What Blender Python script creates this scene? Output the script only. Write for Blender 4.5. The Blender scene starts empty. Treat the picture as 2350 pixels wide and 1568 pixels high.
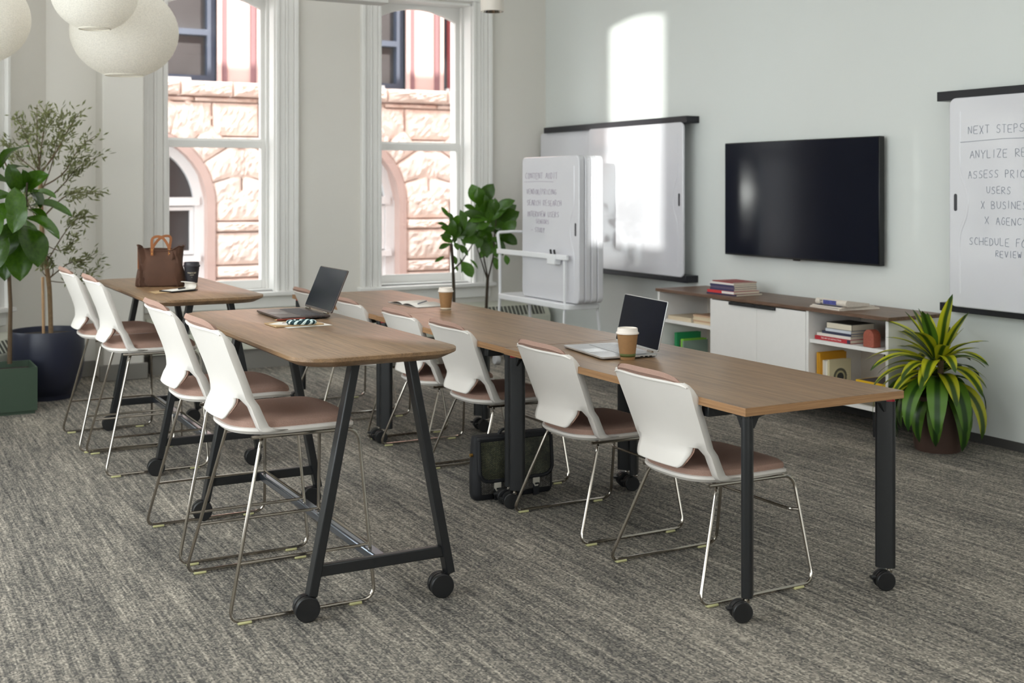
import bpy, bmesh, math, random
from mathutils import Vector, Matrix, Euler
PI = math.pi
# ------------------------------------------------------------------ camera, world, sun, exposure
FPX, CXP, HYP, CAMH = 2750.0, 1175.0, 427.0, 1.49
YAW = math.atan(1505 / 2750)
scene = bpy.context.scene
cam_d = bpy.data.cameras.new('camera'); cam = bpy.data.objects.new('camera', cam_d)
scene.collection.objects.link(cam); scene.camera = cam
cam_d.sensor_fit = 'HORIZONTAL'; cam_d.sensor_width = 36.0
cam_d.lens = FPX / 2350 * 36.0
cam_d.shift_y = -(784 - HYP) / 2350
cam_d.clip_start = 0.05; cam_d.clip_end = 300
cam.location = (0, 0, CAMH); cam.rotation_euler = (PI / 2, 0, -YAW)
cam_d.dof.use_dof = True; cam_d.dof.focus_distance = 4.7; cam_d.dof.aperture_fstop = 3.5

world = bpy.data.worlds.new('world'); scene.world = world; world.use_nodes = True
wn = world.node_tree.nodes; wl = world.node_tree.links
for n in list(wn): wn.remove(n)
wo = wn.new('ShaderNodeOutputWorld'); bg = wn.new('ShaderNodeBackground')
bg.inputs['Color'].default_value = (0.93, 0.965, 1.0, 1); bg.inputs['Strength'].default_value = 5.4
wl.new(bg.outputs[0], wo.inputs[0])

def sun(name, direction, strength, color, angle):
    d = bpy.data.lights.new(name, 'SUN'); d.energy = strength; d.color = color; d.angle = math.radians(angle)
    o = bpy.data.objects.new(name, d); scene.collection.objects.link(o)
    o.rotation_euler = Vector(direction).to_track_quat('-Z', 'Y').to_euler()
    return o
sun('sun_on_street', (-0.55, 1.0, -0.95), 14.0, (1.0, 0.93, 0.84), 0.5)
gl = bpy.data.lights.new('sun_glint_off_neighbouring_glass', 'SPOT'); gl.energy = 190000; gl.color = (1.0, 0.98, 0.95); gl.spot_size = math.radians(3.84); gl.spot_blend = 0.0; gl.shadow_soft_size = 0.18
go = bpy.data.objects.new('sun_glint_off_neighbouring_glass', gl); scene.collection.objects.link(go)     # narrow beam of sunlight mirrored into the tall left window
gd = Vector((1.0, 1.2, -0.075)).normalized(); go.location = Vector((-0.95, 0.0, 1.88)) - gd * 40; go.rotation_euler = gd.to_track_quat('-Z', 'Y').to_euler()
def portal(name, loc, rot, sx, sz):
    d = bpy.data.lights.new(name, 'AREA'); d.shape = 'RECTANGLE'; d.size = sx; d.size_y = sz
    d.cycles.is_portal = True
    o = bpy.data.objects.new(name, d); scene.collection.objects.link(o); o.location = loc; o.rotation_euler = rot
scene.view_settings.view_transform = 'Standard'; scene.view_settings.look = 'None'
scene.view_settings.gamma = 1.0; scene.view_settings.use_curve_mapping = False
scene.view_settings.exposure = 0.12
FILLW = 24.0          # watts of each added fill light
try:
    scene.cycles.use_denoising = True
    scene.cycles.max_bounces = 10; scene.cycles.diffuse_bounces = 6; scene.cycles.glossy_bounces = 4
    scene.cycles.transparent_max_bounces = 12; scene.cycles.transmission_bounces = 6
    scene.cycles.sample_clamp_indirect = 6.0; scene.cycles.caustics_reflective = False; scene.cycles.caustics_refractive = False
except Exception: pass

# ------------------------------------------------------------------ pixels to places
FW = (math.sin(YAW), math.cos(YAW)); RT = (math.cos(YAW), -math.sin(YAW))
def ray(px, py):
    a = (px - CXP) / FPX
    return Vector((FW[0] + RT[0] * a, FW[1] + RT[1] * a, -(py - HYP) / FPX))
CAM = Vector((0, 0, CAMH))
def at(px, py, d): return CAM + ray(px, py) * d
def on_z(px, py, z):
    r = ray(px, py); return CAM + r * ((z - CAMH) / r.z)
def on_x(px, py, x):
    r = ray(px, py); return CAM + r * (x / r.x)
def on_y(px, py, y):
    r = ray(px, py); return CAM + r * (y / r.y)

# ------------------------------------------------------------------ materials
def lin(c):
    c = c / 255.0
    return c / 12.92 if c <= 0.04045 else ((c + 0.055) / 1.055) ** 2.4
def rgb(r, g, b): return (lin(r), lin(g), lin(b), 1.0)
MATS = {}
def mat(name, col, rough=0.5, metal=0.0, var=0.0, scale=20.0, bump=0.0, bscale=200.0, spec=0.5, coat=0.0, stretch=(1, 1, 1), rnd=0.0):
    if name in MATS: return MATS[name]
    m = bpy.data.materials.new(name); m.use_nodes = True; MATS[name] = m
    nt = m.node_tree; b = nt.nodes['Principled BSDF']
    b.inputs['Base Color'].default_value = col; b.inputs['Roughness'].default_value = rough
    b.inputs['Metallic'].default_value = metal; b.inputs['Specular IOR Level'].default_value = spec
    b.inputs['Coat Weight'].default_value = coat; b.inputs['Coat Roughness'].default_value = 0.08
    tc = nt.nodes.new('ShaderNodeTexCoord'); mp = nt.nodes.new('ShaderNodeMapping')
    mp.inputs['Scale'].default_value = stretch; nt.links.new(tc.outputs['Object'], mp.inputs[0])
    nz = nt.nodes.new('ShaderNodeTexNoise'); nz.inputs['Scale'].default_value = scale; nz.inputs['Detail'].default_value = 4
    nt.links.new(mp.outputs[0], nz.inputs['Vector'])
    mx = nt.nodes.new('ShaderNodeMix'); mx.data_type = 'RGBA'
    v = max(var, 0.02)
    mx.inputs[6].default_value = [max(0, c * (1 - v)) for c in col[:3]] + [1]
    mx.inputs[7].default_value = [min(1, c * (1 + v)) for c in col[:3]] + [1]
    nt.links.new(nz.outputs['Fac'], mx.inputs[0])
    last = mx.outputs[2]
    if rnd:
        oi = nt.nodes.new('ShaderNodeObjectInfo'); hs = nt.nodes.new('ShaderNodeHueSaturation')
        mr = nt.nodes.new('ShaderNodeMapRange'); mr.inputs[3].default_value = 1 - rnd; mr.inputs[4].default_value = 1 + rnd
        nt.links.new(oi.outputs['Random'], mr.inputs[0]); nt.links.new(mr.outputs[0], hs.inputs['Value'])
        nt.links.new(last, hs.inputs['Color']); last = hs.outputs[0]
    nt.links.new(last, b.inputs['Base Color'])
    if bump:
        n2 = nt.nodes.new('ShaderNodeTexNoise'); n2.inputs['Scale'].default_value = bscale; n2.inputs['Detail'].default_value = 3
        nt.links.new(mp.outputs[0], n2.inputs['Vector'])
        bp = nt.nodes.new('ShaderNodeBump'); bp.inputs['Strength'].default_value = bump; bp.inputs['Distance'].default_value = 0.01
        nt.links.new(n2.outputs['Fac'], bp.inputs['Height']); nt.links.new(bp.outputs[0], b.inputs['Normal'])
    return m
def ramp(nt, pts):
    r = nt.nodes.new('ShaderNodeValToRGB')
    while len(r.color_ramp.elements) < len(pts): r.color_ramp.elements.new(0.5)
    for e, (p, c) in zip(r.color_ramp.elements, pts): e.position = p; e.color = c
    return r
def wood(name, dark, light, rough=0.4, stretch=(28, 1.1, 28)):
    m = bpy.data.materials.new(name); m.use_nodes = True; MATS[name] = m
    nt = m.node_tree; b = nt.nodes['Principled BSDF']; b.inputs['Roughness'].default_value = rough
    tc = nt.nodes.new('ShaderNodeTexCoord'); mp = nt.nodes.new('ShaderNodeMapping'); mp.inputs['Scale'].default_value = stretch
    nt.links.new(tc.outputs['Object'], mp.inputs[0])
    n1 = nt.nodes.new('ShaderNodeTexNoise'); n1.inputs['Scale'].default_value = 1.0; n1.inputs['Detail'].default_value = 6; n1.inputs['Roughness'].default_value = 0.65
    nt.links.new(mp.outputs[0], n1.inputs['Vector'])
    m2 = nt.nodes.new('ShaderNodeMapping'); m2.inputs['Scale'].default_value = [s * 9 for s in stretch]
    nt.links.new(tc.outputs['Object'], m2.inputs[0])
    n2 = nt.nodes.new('ShaderNodeTexNoise'); n2.inputs['Scale'].default_value = 1.0; n2.inputs['Detail'].default_value = 2
    nt.links.new(m2.outputs[0], n2.inputs['Vector'])
    mx = nt.nodes.new('ShaderNodeMix'); mx.inputs[0].default_value = 0.38
    nt.links.new(n1.outputs['Fac'], mx.inputs[2]); nt.links.new(n2.outputs['Fac'], mx.inputs[3])
    r = ramp(nt, [(0.36, dark), (0.64, light)]); nt.links.new(mx.outputs[0], r.inputs[0])
    nt.links.new(r.outputs[0], b.inputs['Base Color'])
    bp = nt.nodes.new('ShaderNodeBump'); bp.inputs['Strength'].default_value = 0.05; bp.inputs['Distance'].default_value = 0.004
    nt.links.new(mx.outputs[0], bp.inputs['Height']); nt.links.new(bp.outputs[0], b.inputs['Normal'])
    return m
def carpet(name):
    m = bpy.data.materials.new(name); m.use_nodes = True; MATS[name] = m
    nt = m.node_tree; b = nt.nodes['Principled BSDF']; b.inputs['Roughness'].default_value = 0.95; b.inputs['Specular IOR Level'].default_value = 0.15
    tc = nt.nodes.new('ShaderNodeTexCoord')
    def noise(sc, vec_scale, detail=2, rough=0.5):
        mp = nt.nodes.new('ShaderNodeMapping'); mp.inputs['Scale'].default_value = vec_scale
        nt.links.new(tc.outputs['Object'], mp.inputs[0])
        n = nt.nodes.new('ShaderNodeTexNoise'); n.inputs['Scale'].default_value = sc; n.inputs['Detail'].default_value = detail; n.inputs['Roughness'].default_value = rough
        nt.links.new(mp.outputs[0], n.inputs['Vector']); return n.outputs['Fac']
    s1 = noise(1, (46, 1.7, 1), 4, 0.6); s2 = noise(1, (150, 7, 1), 2); big = noise(1, (3.5, 0.5, 1), 2)
    mpv = nt.nodes.new('ShaderNodeMapping'); mpv.inputs['Scale'].default_value = (165, 120, 1); nt.links.new(tc.outputs['Object'], mpv.inputs[0])
    vo = nt.nodes.new('ShaderNodeTexVoronoi'); vo.inputs['Scale'].default_value = 1.0; vo.voronoi_dimensions = '2D'; nt.links.new(mpv.outputs[0], vo.inputs['Vector'])
    sp = nt.nodes.new('ShaderNodeSeparateColor'); nt.links.new(vo.outputs['Color'], sp.inputs[0])
    vr = nt.nodes.new('ShaderNodeMapRange'); vr.inputs[3].default_value = 0.36; vr.inputs[4].default_value = 0.64; nt.links.new(sp.outputs[0], vr.inputs[0]); gr = vr.outputs[0]
    def mix(a, c, f):
        x = nt.nodes.new('ShaderNodeMix'); x.inputs[0].default_value = f; nt.links.new(a, x.inputs[2]); nt.links.new(c, x.inputs[3]); return x.outputs[0]
    f = mix(mix(mix(s1, s2, 0.42), big, 0.22), gr, 0.44)
    r = ramp(nt, [(0.36, rgb(46, 45, 44)), (0.46, rgb(96, 93, 89)), (0.54, rgb(142, 135, 125)), (0.64, rgb(204, 193, 178))])
    nt.links.new(f, r.inputs[0]); nt.links.new(r.outputs[0], b.inputs['Base Color'])
    bp = nt.nodes.new('ShaderNodeBump'); bp.inputs['Strength'].default_value = 0.6; bp.inputs['Distance'].default_value = 0.004
    nt.links.new(gr, bp.inputs['Height']); nt.links.new(bp.outputs[0], b.inputs['Normal'])
    return m
def glass(name):
    m = bpy.data.materials.new(name); m.use_nodes = True; MATS[name] = m
    nt = m.node_tree; nt.nodes.remove(nt.nodes['Principled BSDF']); out = nt.nodes['Material Output']
    t = nt.nodes.new('ShaderNodeBsdfTransparent'); g = nt.nodes.new('ShaderNodeBsdfGlossy'); g.inputs['Roughness'].default_value = 0.02
    t.inputs[0].default_value = (0.96, 0.98, 0.97, 1)
    lw = nt.nodes.new('ShaderNodeLayerWeight'); lw.inputs[0].default_value = 0.5
    pw = nt.nodes.new('ShaderNodeMath'); pw.operation = 'POWER'; pw.inputs[1].default_value = 5.0; nt.links.new(lw.outputs['Facing'], pw.inputs[0])
    ma = nt.nodes.new('ShaderNodeMath'); ma.operation = 'MULTIPLY_ADD'; ma.inputs[1].default_value = 0.9; ma.inputs[2].default_value = 0.035; nt.links.new(pw.outputs[0], ma.inputs[0])
    mx = nt.nodes.new('ShaderNodeMixShader'); nt.links.new(ma.outputs[0], mx.inputs[0]); nt.links.new(t.outputs[0], mx.inputs[1]); nt.links.new(g.outputs[0], mx.inputs[2])
    nt.links.new(mx.outputs[0], out.inputs[0]); return m
def leafmat(name, col, col2=None, rough=0.35, trans=0.35, stripe=None, rnd=0.25):
    """stripe: half width in local x of a darker middle band."""
    m = bpy.data.materials.new(name); m.use_nodes = True; MATS[name] = m
    nt = m.node_tree; b = nt.nodes['Principled BSDF']; out = nt.nodes['Material Output']
    b.inputs['Roughness'].default_value = rough
    tc = nt.nodes.new('ShaderNodeTexCoord')
    mx = nt.nodes.new('ShaderNodeMix'); mx.data_type = 'RGBA'; mx.inputs[6].default_value = col; mx.inputs[7].default_value = col2 or [min(1, c * 1.8) for c in col[:3]] + [1]
    if stripe:
        sx = nt.nodes.new('ShaderNodeSeparateXYZ'); nt.links.new(tc.outputs['Object'], sx.inputs[0])
        ab = nt.nodes.new('ShaderNodeMath'); ab.operation = 'ABSOLUTE'; nt.links.new(sx.outputs[0], ab.inputs[0])
        mr = nt.nodes.new('ShaderNodeMapRange'); mr.inputs[1].default_value = stripe * 0.7; mr.inputs[2].default_value = stripe * 1.4
        nt.links.new(ab.outputs[0], mr.inputs[0]); nt.links.new(mr.outputs[0], mx.inputs[0])
    else:
        n = nt.nodes.new('ShaderNodeTexNoise'); n.inputs['Scale'].default_value = 14; nt.links.new(tc.outputs['Object'], n.inputs['Vector'])
        nt.links.new(n.outputs['Fac'], mx.inputs[0])
    oi = nt.nodes.new('ShaderNodeObjectInfo'); hs = nt.nodes.new('ShaderNodeHueSaturation'); mr2 = nt.nodes.new('ShaderNodeMapRange')
    mr2.inputs[3].default_value = 1 - rnd; mr2.inputs[4].default_value = 1 + rnd
    nt.links.new(oi.outputs['Random'], mr2.inputs[0]); nt.links.new(mr2.outputs[0], hs.inputs['Value']); nt.links.new(mx.outputs[2], hs.inputs['Color'])
    nt.links.new(hs.outputs[0], b.inputs['Base Color'])
    tr = nt.nodes.new('ShaderNodeBsdfTranslucent'); nt.links.new(hs.outputs[0], tr.inputs[0])
    ms = nt.nodes.new('ShaderNodeMixShader'); ms.inputs[0].default_value = trans
    nt.links.new(b.outputs[0], ms.inputs[1]); nt.links.new(tr.outputs[0], ms.inputs[2]); nt.links.new(ms.outputs[0], out.inputs[0])
    return m

M_WALLB = mat('paint_warm_white', rgb(220, 216, 209), 0.75, var=0.02, scale=1.5, bump=0.05, bscale=300)
M_WALLR = mat('paint_pale_mint', rgb(216, 219, 216), 0.7, var=0.015, scale=1.2, bump=0.05, bscale=300)
M_TRIM = mat('trim_white_gloss', rgb(232, 230, 227), 0.35, var=0.02, scale=6)
M_CEIL = mat('ceiling_white', rgb(235, 234, 230), 0.8, var=0.02, scale=2)
M_BASE = mat('baseboard_grey', rgb(128, 124, 119), 0.6, var=0.05, scale=5)
M_HEAT = mat('heater_cream', rgb(206, 206, 192), 0.45, var=0.02, scale=4)
M_HEATD = mat('heater_slot_dark', rgb(92, 92, 86), 0.7)
M_CARPET = carpet('carpet_streaked_grey')
M_GLASS = glass('window_glass')
M_TABLE = wood('walnut_laminate', rgb(106, 82, 59), rgb(154, 122, 90), 0.34)
M_EDGE = wood('walnut_edge', rgb(128, 92, 60), rgb(178, 136, 96), 0.45, (18, 1.5, 130))
M_CREDTOP = wood('dark_walnut_top', rgb(84, 62, 48), rgb(128, 98, 78), 0.4)
M_BLACK = mat('black_powder_coat', rgb(30, 31, 33), 0.38, 0.0, var=0.05, scale=40, bump=0.02, bscale=900)
M_BLACKPL = mat('black_plastic', rgb(20, 20, 22), 0.42, var=0.05, scale=30)
M_STEELBL = mat('blue_grey_beam', rgb(136, 142, 154), 0.2, 0.9, var=0.05, scale=8)
M_CHROME = mat('chrome_wire', rgb(172, 165, 156), 0.16, 1.0, var=0.04, scale=30)
M_SHELL = mat('shell_plastic_white', rgb(229, 223, 217), 0.42, var=0.015, scale=10, bump=0.015, bscale=700)
M_FABRIC = mat('tweed_rose_brown', rgb(168, 137, 124), 0.95, var=0.40, scale=420, bump=0.35, bscale=520, spec=0.15)
M_GLIDE = mat('glide_yellowed_clear', rgb(206, 202, 150), 0.3, var=0.05)
M_RED = mat('red_accent', rgb(176, 18, 42), 0.4)
M_WHITE = mat('white_lacquer', rgb(232, 229, 226), 0.4, var=0.01)
M_BOARD = mat('whiteboard_gloss', rgb(214, 213, 218), 0.14, var=0.01, scale=3, coat=0.6)
M_BOARDEDGE = mat('board_edge_grey', rgb(182, 182, 184), 0.35)
M_CARTW = mat('cart_white_metal', rgb(228, 228, 230), 0.35, var=0.01)
M_INKB = mat('marker_blue_grey', rgb(122, 128, 146), 0.6)
M_INKP = mat('marker_faded_purple', rgb(146, 128, 150), 0.6)
M_TVB = mat('tv_frame', rgb(14, 14, 14), 0.35)
M_SCREEN = mat('screen_glass_black', rgb(15, 18, 30), 0.14, var=0.05, scale=2, spec=0.12)
M_INNER = mat('cabinet_inner', rgb(206, 196, 184), 0.6, var=0.02)
# ------------------------------------------------------------------ mesh helpers
C = scene.collection
def quadbox(bm, pts):
    v = [bm.verts.new(p) for p in pts]
    for f in ((0, 3, 2, 1), (4, 5, 6, 7), (0, 1, 5, 4), (1, 2, 6, 5), (2, 3, 7, 6), (3, 0, 4, 7)): bm.faces.new([v[i] for i in f])
def bx(bm, x0, x1, y0, y1, z0, z1, M=None):
    p = [(x0, y0, z0), (x1, y0, z0), (x1, y1, z0), (x0, y1, z0), (x0, y0, z1), (x1, y0, z1), (x1, y1, z1), (x0, y1, z1)]
    if M is not None: p = [M @ Vector(q) for q in p]
    quadbox(bm, p)
def cbox(bm, c, s, M=None): bx(bm, c[0] - s[0] / 2, c[0] + s[0] / 2, c[1] - s[1] / 2, c[1] + s[1] / 2, c[2] - s[2] / 2, c[2] + s[2] / 2, M)
def fillet(pts, r, n=5):
    pts = [Vector(p) for p in pts]; out = [pts[0]]
    for i in range(1, len(pts) - 1):
        a, b, c = pts[i - 1], pts[i], pts[i + 1]; rr = r[i - 1] if isinstance(r, (list, tuple)) else r
        l1 = min(rr, (a - b).length * 0.48); l2 = min(rr, (c - b).length * 0.48)
        p, q = b + (a - b).normalized() * l1, b + (c - b).normalized() * l2
        for k in range(n + 1):
            t = k / n; out.append(p * (1 - t) ** 2 + b * 2 * t * (1 - t) + q * t * t)
    out.append(pts[-1]); return out
def sweep(bm, pts, prof, closed=False, up=None, cap=True, scales=None):
    """sweep a 2D profile [(a,b)] along pts; a along the side vector, b along the up vector"""
    pts = [Vector(p) for p in pts]; n = len(pts); rings = []
    nrm = None
    for i, p in enumerate(pts):
        if closed: t = pts[(i + 1) % n] - pts[i - 1]
        else: t = pts[min(i + 1, n - 1)] - pts[max(i - 1, 0)]
        t.normalize()
        if up is not None: u = Vector(up) - t * Vector(up).dot(t)
        elif nrm is None:
            u = Vector((0, 0, 1)); u = u - t * u.dot(t)
            if u.length < 0.2: u = Vector((1, 0, 0)) - t * t.x
        else: u = nrm - t * nrm.dot(t)
        if u.length < 1e-6: u = Vector((1, 0, 0)) - t * t.x
        u.normalize(); nrm = u; s = t.cross(u); k = scales[i] if scales else 1.0
        rings.append([bm.verts.new(p + s * (a * k) + u * (b * k)) for a, b in prof])
    m = len(prof)
    for i in range(n if closed else n - 1):
        r0, r1 = rings[i], rings[(i + 1) % n]
        for j in range(m): bm.faces.new((r0[j], r0[(j + 1) % m], r1[(j + 1) % m], r1[j]))
    if cap and not closed:
        bm.faces.new(list(reversed(rings[0]))); bm.faces.new(rings[-1])
def circ(r, n=8): return [(r * math.cos(2 * PI * k / n), r * math.sin(2 * PI * k / n)) for k in range(n)]
def tube(bm, pts, r, n=8, closed=False, scales=None): sweep(bm, pts, circ(r, n), closed, scales=scales)
def lathe(bm, prof, n=28, c=(0, 0, 0), M=None, caps=True):
    rings = []
    for r, z in prof:
        ring = []
        for k in range(n):
            a = 2 * PI * k / n; p = Vector((c[0] + r * math.cos(a), c[1] + r * math.sin(a), c[2] + z))
            ring.append(bm.verts.new(M @ p if M is not None else p))
        rings.append(ring)
    for i in range(len(rings) - 1):
        for k in range(n): bm.faces.new((rings[i][k], rings[i][(k + 1) % n], rings[i + 1][(k + 1) % n], rings[i + 1][k]))
    if caps:
        if prof[0][0] > 1e-5: bm.faces.new(list(reversed(rings[0])))
        if prof[-1][0] > 1e-5: bm.faces.new(rings[-1])
def prism(bm, poly, z0, z1, M=None):
    def P(x, y, z):
        v = Vector((x, y, z)); return M @ v if M is not None else v
    a = [bm.verts.new(P(x, y, z0)) for x, y in poly]; b = [bm.verts.new(P(x, y, z1)) for x, y in poly]; n = len(poly)
    bm.faces.new(list(reversed(a))); bm.faces.new(b)
    for i in range(n): bm.faces.new((a[i], a[(i + 1) % n], b[(i + 1) % n], b[i]))
def rrect(x0, x1, y0, y1, r, n=5):
    out = []
    for cx, cy, a0 in ((x1 - r, y1 - r, 0), (x0 + r, y1 - r, 90), (x0 + r, y0 + r, 180), (x1 - r, y0 + r, 270)):
        for k in range(n + 1):
            a = math.radians(a0 + 90 * k / n); out.append((cx + r * math.cos(a), cy + r * math.sin(a)))
    return out
def loft(bm, rings, caps=True):
    R = [[bm.verts.new(p) for p in ring] for ring in rings]; m = len(R[0])
    for i in range(len(R) - 1):
        for j in range(m): bm.faces.new((R[i][j], R[i][(j + 1) % m], R[i + 1][(j + 1) % m], R[i + 1][j]))
    if caps: bm.faces.new(list(reversed(R[0]))); bm.faces.new(R[-1])
def grid(bm, fn, nu, nv):
    V = [[bm.verts.new(fn(i / nu, j / nv)) for i in range(nu + 1)] for j in range(nv + 1)]
    for j in range(nv):
        for i in range(nu): bm.faces.new((V[j][i], V[j][i + 1], V[j + 1][i + 1], V[j + 1][i]))
    return V
def mesh(name, bm, m, smooth=True, recalc=True):
    if recalc: bmesh.ops.recalc_face_normals(bm, faces=bm.faces)
    me = bpy.data.meshes.new(name); bm.to_mesh(me); bm.free(); me.materials.append(m)
    if smooth:
        for p in me.polygons: p.use_smooth = True
        try: me.set_sharp_from_angle(angle=math.radians(38))
        except Exception: pass
    return me
def obj(name, bm, m, parent=None, smooth=True, bevel=0.0, solid=0.0, subd=0, loc=None, rot=None, seg=2, off=0.0):
    me = bm if isinstance(bm, bpy.types.Mesh) else mesh(name, bm, m, smooth)
    o = bpy.data.objects.new(name, me); C.objects.link(o)
    if parent is not None: o.parent = parent
    if loc is not None: o.location = loc
    if rot is not None: o.rotation_euler = rot
    if solid: s = o.modifiers.new('solid', 'SOLIDIFY'); s.thickness = solid; s.offset = off
    if subd: s = o.modifiers.new('sub', 'SUBSURF'); s.levels = subd; s.render_levels = subd
    if bevel: b = o.modifiers.new('bevel', 'BEVEL'); b.width = bevel; b.segments = seg; b.limit_method = 'ANGLE'; b.angle_limit = math.radians(40)
    return o
def tag(o, label, cat, group=None):
    o['label'] = label; o['category'] = cat
    if group: o['group'] = group
    return o
def thing(name, label, cat, loc=(0, 0, 0), rz=0.0, group=None, rot=None):
    o = bpy.data.objects.new(name, None); C.objects.link(o); o.empty_display_size = 0.1
    o.location = loc; o.rotation_euler = rot if rot is not None else (0, 0, rz)
    return tag(o, label, cat, group)
def struct(name, bm=None, m=None, parent=None, **k):
    if bm is None: o = bpy.data.objects.new(name, None); C.objects.link(o)
    else: o = obj(name, bm, m, parent, **k)
    o['kind'] = 'structure'; return o
def copy_tree(o, parent=None):
    c = o.copy(); C.objects.link(c); c.parent = parent
    for ch in list(o.children): copy_tree(ch, c)
    return c
def B(): return bmesh.new()
def boxobj(name, m, parent, x0, x1, y0, y1, z0, z1, bevel=0.0, M=None, **k):
    b = B(); bx(b, x0, x1, y0, y1, z0, z1, M); return obj(name, b, m, parent, smooth=bevel > 0, bevel=bevel, **k)

# ------------------------------------------------------------------ room shell
XR, YB, ZC = 5.726, 9.80, 3.75          # right wall, back wall, ceiling
XL, YF = -0.95, -4.6                    # left wall, wall behind the camera
b = B(); bx(b, XL - 0.3, XR + 0.3, YF - 0.3, YB + 0.45, -0.2, 0); struct('floor', b, M_CARPET, smooth=False)
b = B(); bx(b, XL - 0.3, XR + 0.3, YF - 0.3, YB + 0.45, ZC, ZC + 0.2); struct('ceiling', b, M_CEIL, smooth=False)
b = B(); bx(b, XR, XR + 0.3, YF - 0.3, YB + 0.45, 0, ZC); struct('wall_right', b, M_WALLR, smooth=False)

def arch_z(t, z1, rise):            # t in -1..1
    return z1 + rise * (1 - t * t)
def wall_with_windows(name, m, length, holes, thick, M, height=ZC):
    """wall in local frame: x along the wall, y outward (0 = room face), z up; holes = (x0,x1,z0,z1)"""
    b = B(); xs = 0.0
    for (x0, x1, z0, z1) in holes:
        bx(b, xs, x0, 0, thick, 0, height, M); bx(b, x0, x1, 0, thick, 0, z0, M); bx(b, x0, x1, 0, thick, z1, height, M); xs = x1
    bx(b, xs, length, 0, thick, 0, height, M)
    return struct(name, b, m, smooth=False)
def window(n, M, x0, x1, z0, z1, spring, rise, mid, cas=0.19, deep=0.20):
    """double hung window with arched upper sash; local frame as above. returns the root"""
    root = struct('window_%d' % n)
    root.matrix_world = M
    # jamb lining and head
    b = B(); bx(b, x0 - 0.005, x0 + 0.012, -0.01, 0.42, z0, z1); obj('jamb', b, M_TRIM, root, smooth=False)
    b = B(); bx(b, x1 - 0.012, x1 + 0.005, -0.01, 0.42, z0, z1); obj('jamb', b, M_TRIM, root, smooth=False)
    b = B(); bx(b, x0, x1, -0.01, 0.42, z1 - 0.012, z1 + 0.005); obj('head_jamb', b, M_TRIM, root, smooth=False)
    b = B(); bx(b, x0, x1, 0.05, 0.44, z0 - 0.03, z0 + 0.012); obj('sub_sill', b, M_TRIM, root, smooth=False)
    # stop beads: stepped mouldings on the jambs
    for xa, xb in ((x0 + 0.012, x0 + 0.034), (x1 - 0.034, x1 - 0.012)):
        b = B(); bx(b, xa, xb, deep - 0.055, deep - 0.03, z0, z1); obj('stop_bead', b, M_TRIM, root, smooth=False, bevel=0.003)
    # casing boards with profile: outer back band, flat, inner bead
    for s, xe in ((-1, x0), (1, x1)):
        xo = xe + s * cas
        def seg(a, c, d, nm, h=z1 + 0.02):
            b = B(); bx(b, min(xe + s * a, xe + s * c), max(xe + s * a, xe + s * c), -d, 0.0, z0 - 0.02, h); obj(nm, b, M_TRIM, root, smooth=True, bevel=0.006)
        seg(0.0, 0.03, 0.045, 'casing_bead'); seg(0.03, 0.085, 0.028, 'casing_board'); seg(0.085, 0.105, 0.040, 'casing_bead')
        seg(0.105, 0.155, 0.032, 'casing_board'); seg(0.155, cas, 0.062, 'casing_band')
    b = B(); bx(b, x0 - cas, x1 + cas, -0.04, 0, z1 + 0.02, z1 + 0.11); obj('head_casing', b, M_TRIM, root, bevel=0.006)
    b = B(); bx(b, x0 - cas - 0.02, x1 + cas + 0.02, -0.075, 0, z1 + 0.11, z1 + 0.15); obj('head_casing', b, M_TRIM, root, bevel=0.01)
    b = B(); bx(b, x0 - cas - 0.025, x1 + cas + 0.025, -0.095, 0.06, z0 - 0.035, z0); obj('window_stool', b, M_TRIM, root, bevel=0.008)
    b = B(); bx(b, x0 - cas + 0.01, x1 + cas - 0.01, -0.03, 0, z0 - 0.135, z0 - 0.035); obj('apron', b, M_TRIM, root, bevel=0.006)
    # sashes
    st = 0.052; g0, g1 = x0 + 0.034 + 0.03, x1 - 0.034 - 0.03
    yl, yu = deep - 0.03, deep + 0.012
    b = B()
    for xa, xb in ((x0 + 0.012, g0), (g1, x1 - 0.012)): bx(b, xa, xb, yl, yl + 0.038, z0 + 0.012, mid)
    bx(b, g0, g1, yl, yl + 0.038, z0 + 0.012, z0 + 0.085); bx(b, g0, g1, yl, yl + 0.038, mid - 0.062, mid)
    obj('lower_sash', b, M_TRIM, root, bevel=0.004)
    b = B()
    for xa, xb in ((x0 + 0.012, g0 - 0.006), (g1 + 0.006, x1 - 0.012)): bx(b, xa, xb, yu, yu + 0.038, mid - 0.05, z1)
    bx(b, g0 - 0.006, g1 + 0.006, yu, yu + 0.038, mid - 0.05, mid + 0.016)
    ga, gb = g0 - 0.006, g1 + 0.006; N = 14; cx = (ga + gb) / 2; hw = (gb - ga) / 2
    for k in range(N):          # spandrel above the arched glass
        ta, tb = -1 + 2 * k / N, -1 + 2 * (k + 1) / N
        xa, xb = cx + hw * ta, cx + hw * tb; za, zb = arch_z(ta, spring, rise), arch_z(tb, spring, rise)
        quadbox(b, [(xa, yu, za), (xb, yu, zb), (xb, yu + 0.038, zb), (xa, yu + 0.038, za), (xa, yu, z1), (xb, yu, z1), (xb, yu + 0.038, z1), (xa, yu + 0.038, z1)])
    obj('upper_sash', b, M_TRIM, root, smooth=False)
    # arched bead following the curve
    b = B(); pts = [(cx + hw * (-1 + 2 * k / 20), yu - 0.003, arch_z(-1 + 2 * k / 20, spring, rise) + 0.012) for k in range(21)]
    sweep(b, pts, [(-0.012, -0.012), (0.012, -0.012), (0.012, 0.012), (-0.012, 0.012)], up=(0, 0, 1)); obj('arch_bead', b, M_TRIM, root)
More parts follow.
